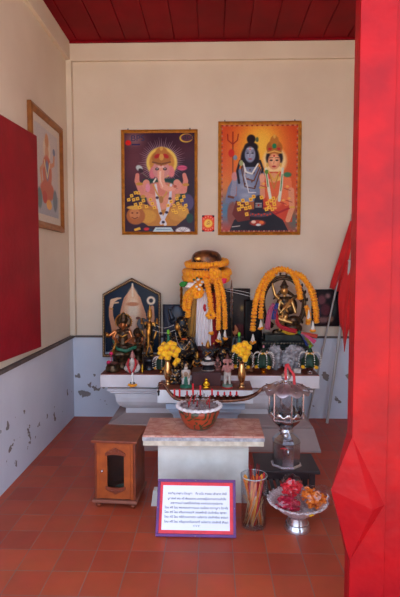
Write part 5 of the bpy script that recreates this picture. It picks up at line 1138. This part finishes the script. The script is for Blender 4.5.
turned('body', cx, YB, [(11, y0 - 3), (14, y0 - 5), (17.8, y0 - 11), (20.6, y0 - 18), (21.6, y0 - 23.8), (20.6, y0 - 23.8), (19.2, y0 - 17), (10, y0 - 6)], M_bowl, t, 48, True)
zr_ = at(cx, y0 - 21.5, Y=YB).z; v = at(cx, y0 - 24, Y=YB)
def scal(n, amp, za): return lambda a, r, z: (r * (1 + amp * math.cos(n * a)), z + za * math.cos(n * a))
turned('scalloped_rim', cx, YB, [(20, y0 - 23.6), (21.8, y0 - 22.6), (23.3, y0 - 23.4), (23.5, y0 - 24.6), (22, y0 - 25.8), (20, y0 - 25.4), (19.6, y0 - 24.4)], mat('white_glaze', (226, 222, 224), .3, var=.05), t, 132, True, wob=scal(22, .028, .003), cap=False)
mb = MB(); zc = at(cx, y0 - 24, Y=YB).z
mb.lathe((v.x, YB, zc), [(0, .004), (8 * s_, .008), (15 * s_, .003), (19.8 * s_, 0), (19.8 * s_, -.006), (0, -.006)], 40, None, 0, lambda a, r, z: (r, z + .003 * math.sin(a * 7 + r * 120)))
ash = mb.build('ash_filling', mat('grey_white_ash', (178, 172, 176), .95, c2=(120, 112, 118), vscale=60, bump=.6, bscale=120), t, True); ash['kind'] = 'stuff'
for k in range(26):
    a = random.uniform(0, 2 * PI); r = random.uniform(2, 16) * s_; h = random.choice([.02, .025, .03, .035, .06, .07])
    b0 = Vector((v.x + r * math.cos(a), YB + r * math.sin(a), zc + .004)); d = Vector((random.uniform(-.3, .3), random.uniform(-.3, .3), 1)).normalized()
    red = k % 4 == 0
    o = MB().tube([b0, b0 + d * h], .0016 if not red else .0026, 6).build('incense_stub', M_rd2 if red else mat('burnt_stick', (132, 112, 104), .8), None, True, org=b0)
    tag(o, 'short red incense stub standing in the ash of terracotta bowl' if red else 'thin burnt incense stub standing in the ash of terracotta bowl', 'incense stub', 'red incense stubs in the ash' if red else 'burnt incense stubs in the ash')
# long boat-shaped candle holder on a foot behind the bowl
YH = YTB - .055; s_ = S(YH); cxh = 212
M_boat = mat('dark_aged_brass', (128, 84, 62), .3, .85, c2=(70, 46, 40), vscale=30)
t = thing('candle_boat', 'long dark brass boat-shaped candle holder behind the terracotta bowl', 'candle holder', (at(cxh, 400, Y=YH).x, YH, ZT))
turned('foot', 204, YH, [(8, row(YH, ZT)), (8, row(YH, ZT) - 1.4), (2.2, row(YH, ZT) - 5), (2, 403), (3.4, 401)], M_boat, t, 24, 'auto', ZT + .0005)
path = [(159.6, 386), (162, 383.4), (165, 386), (168.5, 391.5), (173, 396.5), (180, 399.2), (200, 400.4), (225, 400.2), (244, 399), (254, 395.6), (260, 391), (264, 387), (268, 385.2)]
pp = smoothpath([Vector((p[0], p[1], 0)) for p in path], 6)
rings = []
n = len(pp)
for i, p in enumerate(pp):
    t_ = (pp[min(i + 1, n - 1)] - pp[max(i - 1, 0)]).normalized(); nx, ny = -t_.y, t_.x
    u = i / (n - 1); wv = (1.1 + 5.6 * max(0, math.sin(PI * min(1, max(0, (p.x - 166) / 92)))) ** .5); hh = .9 + 1.1 * max(0, math.sin(PI * min(1, max(0, (p.x - 162) / 104)))) ** .5
    sec = []
    for (a_, b_) in ((-1, -.9), (-1, -.55), (-.8, -.5), (-.7, .3), (0, .5), (.7, .3), (.8, -.5), (1, -.55), (1, -.9), (.8, .7), (0, 1), (-.8, .7)) if False else ((-1, -1), (-.86, -1), (-.7, .1), (0, .45), (.7, .1), (.86, -1), (1, -1), (.85, .5), (0, 1), (-.85, .5)):
        q = at(p.x + nx * b_ * hh, p.y + abs(ny) * b_ * hh if True else 0, Y=YH); sec.append(Vector((q.x, YH + a_ * wv * s_, q.z)))
    rings.append(sec)
MB().loft(rings).build('hull', M_boat, t, True)
mb = MB(); mb.blob(WP(160.4, 383.6, YH), (.014, .01, .011), 2); mb.tube([WP(159.6, 384.4, YH), WP(157.6, 386.6, YH)], [.007, .002], 8); mb.build('bird_head_prow', M_boat, t, True)
mb = MB(); mb.tube([WP(158.6, 386.5, YH), WP(158.6, 390, YH)], .0016, 6); mb.blob(WP(158.6, 391.6, YH), (.008, .006, .01), 2); mb.blob(WP(158.6, 394, YH), (.006, .005, .012), 2); mb.build('hanging_bell', mat('dark_iron', (40, 36, 36)), t, True)
M_rwax = mat('red_wax', (206, 30, 44), .4)
cands = [(174.5, 8, 0), (179.6, 8, 0), (193, 12, 0), (200.4, 10, 0), (212, 7, 1), (218, 4, 1), (224.4, 3.4, 1), (230.4, 4, 1), (236.6, 4, 1), (187, 4.4, 1)]
names = ['leftmost of the row on the brass boat', 'second from left on the brass boat', 'tallest one, above the bowl on the brass boat', 'tall one just right of the tallest on brass boat', 'middle one right of the bowl centre on brass boat', 'short one below the brown figurine on brass boat', 'shortest one near the right on brass boat', 'third from right end of the brass boat', 'rightmost of the row on the brass boat', 'short one left of the tallest on brass boat']
names[5], names[6], names[7] = 'stub fourth from right end of the brass boat', 'stub third from right end of the brass boat', 'stub second from right end of the brass boat'
for k, (px, h, sh_) in enumerate(cands):
    turned('cup', px, YH, [(1.1, 400.2), (1.4, 399), (1.2, 397.8), (2.1, 396.4), (2.2, 395.4), (1.6, 395.4)] if px > 182 else [(1.1, 399.4), (1.5, 398), (1.8, 397), (1.4, 397)], M_boat, t, 14, 'auto')
    yb = 395.4 if px > 182 else 397
    c = WP(px, yb, YH); top = WP(px, yb - h, YH)
    ct = thing('red_candle', 'thin red candle, ' + names[k], 'candle', c, 'red candles on the brass boat')
    rr = .95 * s_
    MB().lathe((c.x, YH, 0), [(rr, c.z + .0004), (rr, top.z - .003), (rr * .5, top.z)], 12).build('wax', M_rwax, ct, 'auto')
    MB().tube([top - Vector((0, 0, .001)), top + Vector((.0005, 0, .006))], .0008, 5).build('wick', M_blk, ct)

# ---------------------------------------------------------------- silver lantern on the dark table
YL = at(285.5, 463.5, z=ZK).y; s_ = S(YL); cx = 286; y0 = row(YL, ZK)
M_tin = mat('tarnished_tin', (206, 206, 212), .2, .95, c2=(150, 148, 154), vscale=10)
M_tinw = mat('bright_tin', (214, 214, 218), .22, .95)
t = thing('silver_lantern', 'silver oil lantern with scalloped roof and glass panes on dark table', 'lantern', (at(cx, 440, Y=YL).x, YL, ZK))
R8 = PI / 8
turned('foot', cx, YL, [(16, y0), (15.8, y0 - 1), (14.4, y0 - 5), (13.6, y0 - 5.6)], M_tinw, t, 8, False, ZK + .0005, R8)
turned('body', cx, YL, [(14.2, y0 - 5.4), (14.2, y0 - 26), (14.8, y0 - 26.6), (13.4, y0 - 29.5), (8, y0 - 33.5), (6.4, y0 - 35)], M_tin, t, 8, False, None, R8)
turned('collar', cx, YL, [(6.2, y0 - 34.8), (7.4, y0 - 36), (7.4, y0 - 37.6), (6.4, y0 - 39), (9, y0 - 42), (13.4, y0 - 46), (15, y0 - 50)], M_tin, t, 32, 'auto')
ytop = y0 - 48
mb = MB(); zc0 = at(cx, y0 - 49, Y=YL).z; lx = at(cx, 400, Y=YL).x
def petal(a, r, z): return (r * (1 + .04 * abs(math.cos(6 * a))), z + (.03 * abs(math.cos(6 * a)) if z > zc0 + .015 else .012 * abs(math.cos(6 * a)) if z > zc0 + .008 else 0))
mb.lathe((lx, YL, 0), [(13 * s_, zc0 - .004), (16.6 * s_, zc0 + .012), (18 * s_, zc0 + .02), (17.4 * s_, zc0 + .02), (15.8 * s_, zc0 + .012), (12 * s_, zc0)], 60, None, 0, petal); mb.build('petal_crown', M_tinw, t, True)
turned('burner', cx, YL, [(0.1, ytop), (8, ytop), (8.6, ytop - 1.6), (5, ytop - 3), (4, ytop - 6), (4.6, ytop - 7), (.1, ytop - 7)], M_boat, t, 20, 'auto')
yg0, yg1 = y0 - 50, 387.4
# glazed house: six posts and panes
zg0, zg1 = at(cx, yg0, Y=YL).z, at(cx, yg1, Y=YL).z; Rg = 17.2 * s_
pane_mat('lantern_glass', (226, 232, 236), .12)
cor = [Vector((lx + Rg * math.cos(PI / 6 + k * PI / 3 + .18), YL + Rg * math.sin(PI / 6 + k * PI / 3 + .18), 0)) for k in range(6)]
for k in range(6):
    a, b = cor[k], cor[(k + 1) % 6]
    MB().tube([Vector((a.x, a.y, zg0)), Vector((a.x, a.y, zg1))], 1.05 * s_, 6).build('post', M_tinw, t)
    n_ = (b - a).normalized(); mb = MB(); nn = Vector((-n_.y, n_.x, 0)) * .001; e0, e1 = a + n_ * .007, b - n_ * .007
    mb.loft([[e0 + nn + Vector((0, 0, zg0)), e1 + nn + Vector((0, 0, zg0)), e1 - nn + Vector((0, 0, zg0)), e0 - nn + Vector((0, 0, zg0))], [e0 + nn + Vector((0, 0, zg1)), e1 + nn + Vector((0, 0, zg1)), e1 - nn + Vector((0, 0, zg1)), e0 - nn + Vector((0, 0, zg1))]]); mb.build('glass_pane', MATS['lantern_glass'], t)
turned('floor_plate', cx, YL, [(.1, yg0 + .8), (17.6, yg0 + .8), (17.6, yg0 - .4), (.1, yg0 - .4)], M_tin, t, 6, False, None, PI / 6 + .18)
# scalloped roof
z_e = at(cx, 388.6, Y=YL).z; z_t = at(cx, 381.4, Y=YL).z
def roofw(a, r, z):
    k = max(0, min(1, r / (23.5 * s_))); return (r * (1 + .05 * k * abs(math.cos(5 * a))), z + k ** 4 * (.022 * (1 - abs(math.cos(5 * a))) - .018))
mb = MB(); prof = [(2.6, z_t), (6, z_t - .004), (12, z_t - .012), (18, z_t - .024), (23.2, z_e - .002), (23.2, z_e - .005), (17.6, z_t - .03), (12, z_t - .018), (2.6, z_t - .008)]
mb.lathe((lx, YL, 0), [(r * s_, z) for r, z in prof], 70, None, .3, roofw); mb.build('scalloped_roof', mat('mauve_grey_tin', (176, 160, 164), .34, .7, c2=(128, 106, 110), vscale=14), t, True)
mb = MB()
for k in range(10):
    a = .3 + PI / 10 + k * PI / 5
    mb.tube([(lx + r * s_ * math.cos(a), YL + r * s_ * math.sin(a), z + .003) for r, z in ((5, z_t - .004), (12, z_t - .016), (18, z_t - .036), (23.6, z_e + .004))], .0028, 6)
mb.build('roof_ribs', M_tin, t, True)
turned('finial', cx, YL, [(6, 383), (6, 381.8), (2.4, 381), (2.2, 380.2), (4.6, 378.6), (5, 376.6), (4, 374.4), (2.2, 373.2), (2.6, 371.8), (1.2, 369), (.3, 365.6)], M_tinw, t, 28, True)
# spigot emblem on the front and red marks
v = at(cx - 1, 449, Y=YL - 13.4 * s_); fy = YL - 13.2 * s_
mb = MB(); mb.tube([(v.x + .012, fy + .004, v.z), (v.x + .012, fy - .012, v.z), (v.x + .014, fy - .022, v.z - .006), (v.x + .015, fy - .024, v.z - .028)], .0045, 8); mb.build('spout', M_tinw, t, True)
mb = MB(); mb.tube([(v.x - .026, fy - .014, v.z + .006), (v.x - .008, fy - .018, v.z + .01), (v.x + .012, fy - .016, v.z + .002)], .0034, 8); mb.build('red_handle', M_rd2, t, True)
mb = MB(); q = at(cx, y0 - 31, Y=YL - 11 * s_); mb.blob(q, (.014, .008, .014), 2); mb.blob(q + Vector((0, -.007, 0)), (.008, .006, .008), 2); mb.build('rosette_knob', M_tinw, t, True)
# red ribbon hung over the finial
pts = [WP(284.4, 366, YL - .015), WP(286.5, 371, YL - .05), WP(292, 374, YL - .05), WP(292.6, 378, YL - .07), WP(292.6, 385.5, YL - .09)]
pts = [WP(285, 378.6, YL, -5.4), WP(285.4, 368, YL, -2.6), WP(287, 363.6, YL, -.5), WP(290, 369.6, YL, -2.6), WP(293, 374, YL, -4), WP(293.4, 384, YL, -6.4)]
p = smoothpath(pts, 6); rows = [[q + Vector(((j / 3 - .5) * 2.6 * s_, -.001 * (j % 2), .25 * (j / 3 - .5) * 2.6 * s_)) for j in range(4)] for q in p]
o = sheet('red_ribbon', rows, M_rd2, None, .002, org=p[0]); tag(o, 'bright red ribbon looped over the finial of the silver lantern', 'ribbon')

# ---------------------------------------------------------------- framed notice leaning on the floor
BL = at(155.3, 536.6, z=0); BR = at(236.2, 538.2, z=0); Yt = BL.y + .125
TL = at(157.6, 479.3, Y=Yt); TR = at(234.8, 480, Y=Yt)
TR.z = TL.z = (TL.z + TR.z) / 2
ux = (BR - BL).normalized(); up = ((TL + TR) / 2 - (BL + BR) / 2); H = up.length; up = (up - ux * up.dot(ux)).normalized(); nz = ux.cross(up); Wd = (BR - BL).length
M3 = Matrix((ux, up, nz)).transposed().to_4x4(); M3.translation = BL + Vector((0, 0, .001))
sg = thing('framed_notice', 'purple framed white notice with red border and Thai writing leaning on floor', 'sign', (BL + BR) / 2)
M_pur = mat('shiny_purple_frame', (92, 14, 104), .3, var=.15, vscale=20)
fw = .0135
mb = MB()
for lo, hi in (((0, 0, -.012), (Wd, fw, .006)), ((0, H - fw, -.012), (Wd, H, .006)), ((0, fw, -.012), (fw, H - fw, .006)), ((Wd - fw, fw, -.012), (Wd, H - fw, .006))): mb.box(lo, hi, M3, .002)
mb.build('frame', M_pur, sg)
MB().box((fw * .7, fw * .7, -.011), (Wd - fw * .7, H - fw * .7, -.004), M3).build('backing', M_pur, sg)
MB().box((fw, fw, -.0039), (Wd - fw, H - fw, -.0015), M3).build('red_border', mat('pinkish_red_card', (226, 44, 60), .5, var=.1, vscale=30), sg)
MB().box((fw + .014, fw + .016, -.0014), (Wd - fw - .017, H - fw - .016, 0), M3).build('paper', mat('white_notice_paper', (232, 232, 244), .35, coat=.5), sg)
M_txt = mat('blue_black_print', (22, 22, 46), .7)
lines = ['ขอเชิญ สาธุชน ร่วมบูชา    ตั้ง นะโม สามจบ แล้วสวด ดังนี้', 'บูชาองค์ พระ ศรี พิฆเณศวร มหาเทพผู้ประทานความสำเร็จ', 'สาธยายมนต์ ขอพรให้บังเกิดสุข สมปรารถนาทุกประการ', 'โอม ศรี โอม พระคเณศายะนะมะ ขอน้อม ถวายบูชา ด้วยใจ', 'โอม ศรี โอม ศรีมหาคณปติ สรรพสิทธิ ประสิทธิเม พุทธา', 'โอม ศรี โอม ศรีศิวะมหาเทวะ นมัสการ ประสิทธิเม ธรรมา', 'โอม ศรี โอม ศรีอุมาเทวีมหาเทวี นมัสการ ประสิทธิ สังฆา', '๙๙๙']
px0 = [77, 77, 90, 65, 65, 65, 65, 190]; px1 = [335, 333, 318, 341, 334, 341, 341, 220]; pyb = [108, 131, 151, 171, 191, 211, 232, 248]
allme = bmesh.new()
for i, L_ in enumerate(lines):
    cu = bpy.data.curves.new('l', 'FONT'); cu.body = L_; cu.size = .013; cu.extrude = .0002; cu.offset = .00022
    o = bpy.data.objects.new('l', cu); C.objects.link(o); me = bpy.data.meshes.new_from_object(o.evaluated_get(bpy.context.evaluated_depsgraph_get())); bpy.data.objects.remove(o, do_unlink=True)
    xs = [v.co.x for v in me.vertices]; w = (max(xs) - min(xs)) if xs else 1
    X0 = (px0[i] - 30) / 345 * Wd; X1 = (px1[i] - 30) / 345 * Wd; Y0 = H - (pyb[i] - 40) / 252 * H
    me.transform(M3 @ Matrix.Translation((X0, Y0, .0003)) @ Matrix.Diagonal(((X1 - X0) / w, 1, 1, 1)) @ Matrix.Translation((-min(xs) if xs else 0, 0, 0)))
    allme.from_mesh(me)
mb = MB(); mb.bm.free(); mb.bm = allme; mb.build('lettering', M_txt, sg, False, False)['kind'] = 'stuff'
for q in ((.004, H * .5), (Wd - .006, H * .5), (Wd * .5, .005), (Wd * .49, H - .006)):
    mb = MB(); mb.blob(M3 @ Vector((q[0], q[1], .0065)), (.0035, .0035, .002), 2); mb.build('screw_head', M_silv, sg, True)
tp = M3 @ Vector((Wd / 2, H * .8, -.0125)); MB().tube([tp, Vector((tp.x, tp.y + .075, .003))], .005, 8).build('prop_leg', M_pur, sg)

# ---------------------------------------------------------------- tall glass of incense
gb = at(253.6, 525, z=0); YG_ = gb.y; s_ = S(YG_); zt_ = at(253, 475, Y=YG_).z; R = 13 * s_
gl = thing('incense_glass', 'tall clear glass cylinder of incense and candles on the tiles', 'glass', (gb.x, YG_, 0))
pane_mat('clear_glass', (246, 248, 250), .06)
MB().lathe((gb.x, YG_, 0), [(R * .96, .0005), (R * .98, .01), (R * 1.05, zt_), (R * 1.02, zt_ + .002), (R * .99, zt_), (R * .92, .012), (.001, .012)], 40).build('wall', MATS['clear_glass'], gl, True)
MB().lathe((gb.x, YG_, 0), [(R * 1.05, zt_ - .002), (R * 1.07, zt_ + .001), (R * 1.03, zt_ + .003), (R * 1.0, zt_), (R * 1.05, zt_ - .002)], 40, cap=False).build('rim', mat('glass_edge', (214, 224, 226), .1, trans=.5), gl, True)
cols = [mat('orange_wax', (222, 112, 30), .45), mat('amber_wax', (226, 150, 40), .45), mat('deep_red_wax', (170, 24, 30), .45), mat('orange_wax', (222, 112, 30))]
def stick_pts(k, n, r0, r1, h): 
    a = 2 * PI * k / n + random.uniform(-.2, .2); b = a + random.uniform(1.2, 2.4)
    return Vector((gb.x + math.cos(a) * R * r0, YG_ + math.sin(a) * R * r0, .0135)), Vector((gb.x + math.cos(b) * R * r1, YG_ + math.sin(b) * R * r1, h))
for k in range(13):
    p0, p1 = stick_pts(k, 13, random.uniform(.25, .72), random.uniform(.3, .78), random.uniform(.20, .262)); ci = k % 4
    nm = ('orange taper candle', 'amber taper candle', 'deep red taper candle', 'orange taper candle')[ci]
    mid = p0.lerp(p1, .3)
    o = MB().tube([p0, mid, p1, p1 + (p1 - p0).normalized() * .012], [.0045, .0074, .0082, .0018], 8).build('taper_candle', cols[ci], None, True, org=p0)
    tag(o, nm + ' standing among incense sticks in tall clear glass', 'candle', nm + 's in the glass')
for k in range(18):
    p0, p1 = stick_pts(k, 18, random.uniform(.5, .84), random.uniform(.4, .86), random.uniform(.12, .2))
    o = MB().tube([p0, p1], .0021, 6).build('incense_stick', mat('pale_bamboo', (206, 168, 124), .7), None, True, org=p0)
    tag(o, 'thin pale bamboo incense stick in the tall clear glass', 'incense stick', 'pale incense sticks in the glass')
for k in range(5):
    p0, p1 = stick_pts(k * 2, 10, .3, random.uniform(.2, .6), random.uniform(.29, .325))
    o = MB().tube([p0, p1], .0017, 6).build('incense_stick', mat('dark_red_incense', (150, 24, 30), .8), None, True, org=p0)
    tag(o, 'long dark red incense stick rising above the rim of clear glass', 'incense stick', 'red incense sticks in the glass')

# ---------------------------------------------------------------- pedestal dish with bags of petals
fb = at(297, 528.5, z=0); YD = fb.y; s_ = S(YD); zr2 = at(298, 499, Y=YD).z; dx = fb.x
dish = thing('pedestal_dish', 'silver pedestal dish with pierced scalloped rim standing on the tiles', 'dish', (dx, YD, 0))
hz_ = zr2
MB().lathe((dx, YD, 0), [(r * s_, z) for r, z in ((13.6, .0005), (13.8, .006), (12.6, .02), (11.8, .033), (10.8, .035), (9.9, .052), (9.4, .066), (8.4, .07), (6.4, .08), (5, .088), (5, .1), (7, hz_ - .0785))], 36).build('foot', M_tinw, dish, 'auto')
def dw(a, r, z):
    k = max(0, (r / s_ - 22) / 9); return (r * (1 + .022 * k * math.cos(24 * a)), z + .004 * k * math.cos(24 * a))
pr = [(4, hz_ - .078), (12, hz_ - .07), (20, hz_ - .045), (25, hz_ - .018), (28, hz_ - .006), (30.8, hz_ - .004), (30.8, hz_ - .001), (27.6, hz_ - .001), (24, hz_ - .012), (19, hz_ - .038), (11, hz_ - .062), (.1, hz_ - .068)]
MB().lathe((dx, YD, 0), [(r * s_, z) for r, z in pr], 144, None, 0, dw).build('bowl', mat('pierced_silver', (236, 224, 226), .4, .2, c2=(176, 156, 160), vscale=120), dish, True)
mb = MB()
for k in range(48):
    a = 2 * PI * k / 48; mb.blob((dx + 29.2 * s_ * math.cos(a), YD + 29.2 * s_ * math.sin(a), hz_ + .001), (.0055, .0055, .004), 1)
mb.build('beaded_rim', M_tinw, dish, True)
def bag(label, px, py, d, rx, ry, rz, cols_, seed, rot=0, neck=None):
    c = WP(px, py, YD, d); random.seed(seed)
    t = thing('petal_bag', label, 'bag', (c.x, c.y, c.z - rz * s_), 'plastic bags of petals in the silver dish'); M = Matrix.Rotation(rot, 3, 'Y')
    mb = MB()
    for k in range(150):
        u = Vector((random.gauss(0, 1), random.gauss(0, 1), random.gauss(0, 1))).normalized() * random.uniform(.4, .93)
        p = M @ Vector((u.x * rx * s_, u.y * ry * s_, u.z * rz * s_)); mb.mi = k % len(cols_); blossom(mb, c + p, random.uniform(1.3, 2.3) * s_, None, .2, .7)
    o = mb.build('petals', cols_, t, True); o['kind'] = 'stuff'
    mb = MB(); bmesh.ops.create_icosphere(mb.bm, subdivisions=4, radius=1)
    for v in mb.bm.verts:
        n = noise.noise(v.co * 3 + Vector((seed, 0, 0))) + .5 * abs(noise.noise(v.co * 8)); k = 1.04 + .16 * n
        if neck: 
            q = max(0, v.co.dot(Vector(neck).normalized()) - .55); k += q * 1.3
        v.co = c + M @ Vector((v.co.x * rx * s_ * k, v.co.y * ry * s_ * k, v.co.z * rz * s_ * k))
    mb.build('plastic_wrap', MATS['bag_film'], t, True); return t
pane_mat('bag_film', (250, 246, 250), .12)
crim = [mat('crimson_petals', (186, 22, 60), .6), mat('magenta_petals', (206, 52, 96), .6), mat('dark_crimson_petals', (140, 14, 44), .6)]
redp = [mat('scarlet_petals', (222, 34, 52), .6), mat('rose_petals', (226, 84, 110), .6)]
orp = [mat('orange_petals', (236, 130, 30), .6), mat('peach_petals', (238, 160, 80), .6), M_mari]
bag('lower crumpled bag of dark crimson petals at front left of silver dish', 286.5, 499.5, -9, 13, 9, 8, crim, 11, .12)
bag('upper bag of scarlet petals with open mouth on the silver dish', 292, 489, 3, 11, 9, 9, redp, 12, -.2, (.1, -.2, 1))
bag('bag of orange marigold petals at right of the silver dish', 313.5, 496, -3, 14.5, 11, 11, orp, 13, .3, (1, -.1, .8))
random.seed(3)
mb = MB(); c = WP(304, 505, YD, -20)
for k in range(5): blossom(mb, c + Vector(((k - 2) * .011, -.004 * (k % 2), .003 * (k % 3))), .009, None, .2, .6)
tag(mb.build('loose_petals', M_mary, None, True, org=c), 'loose yellow marigold petals at the front of the silver dish', 'petals', kind='stuff')
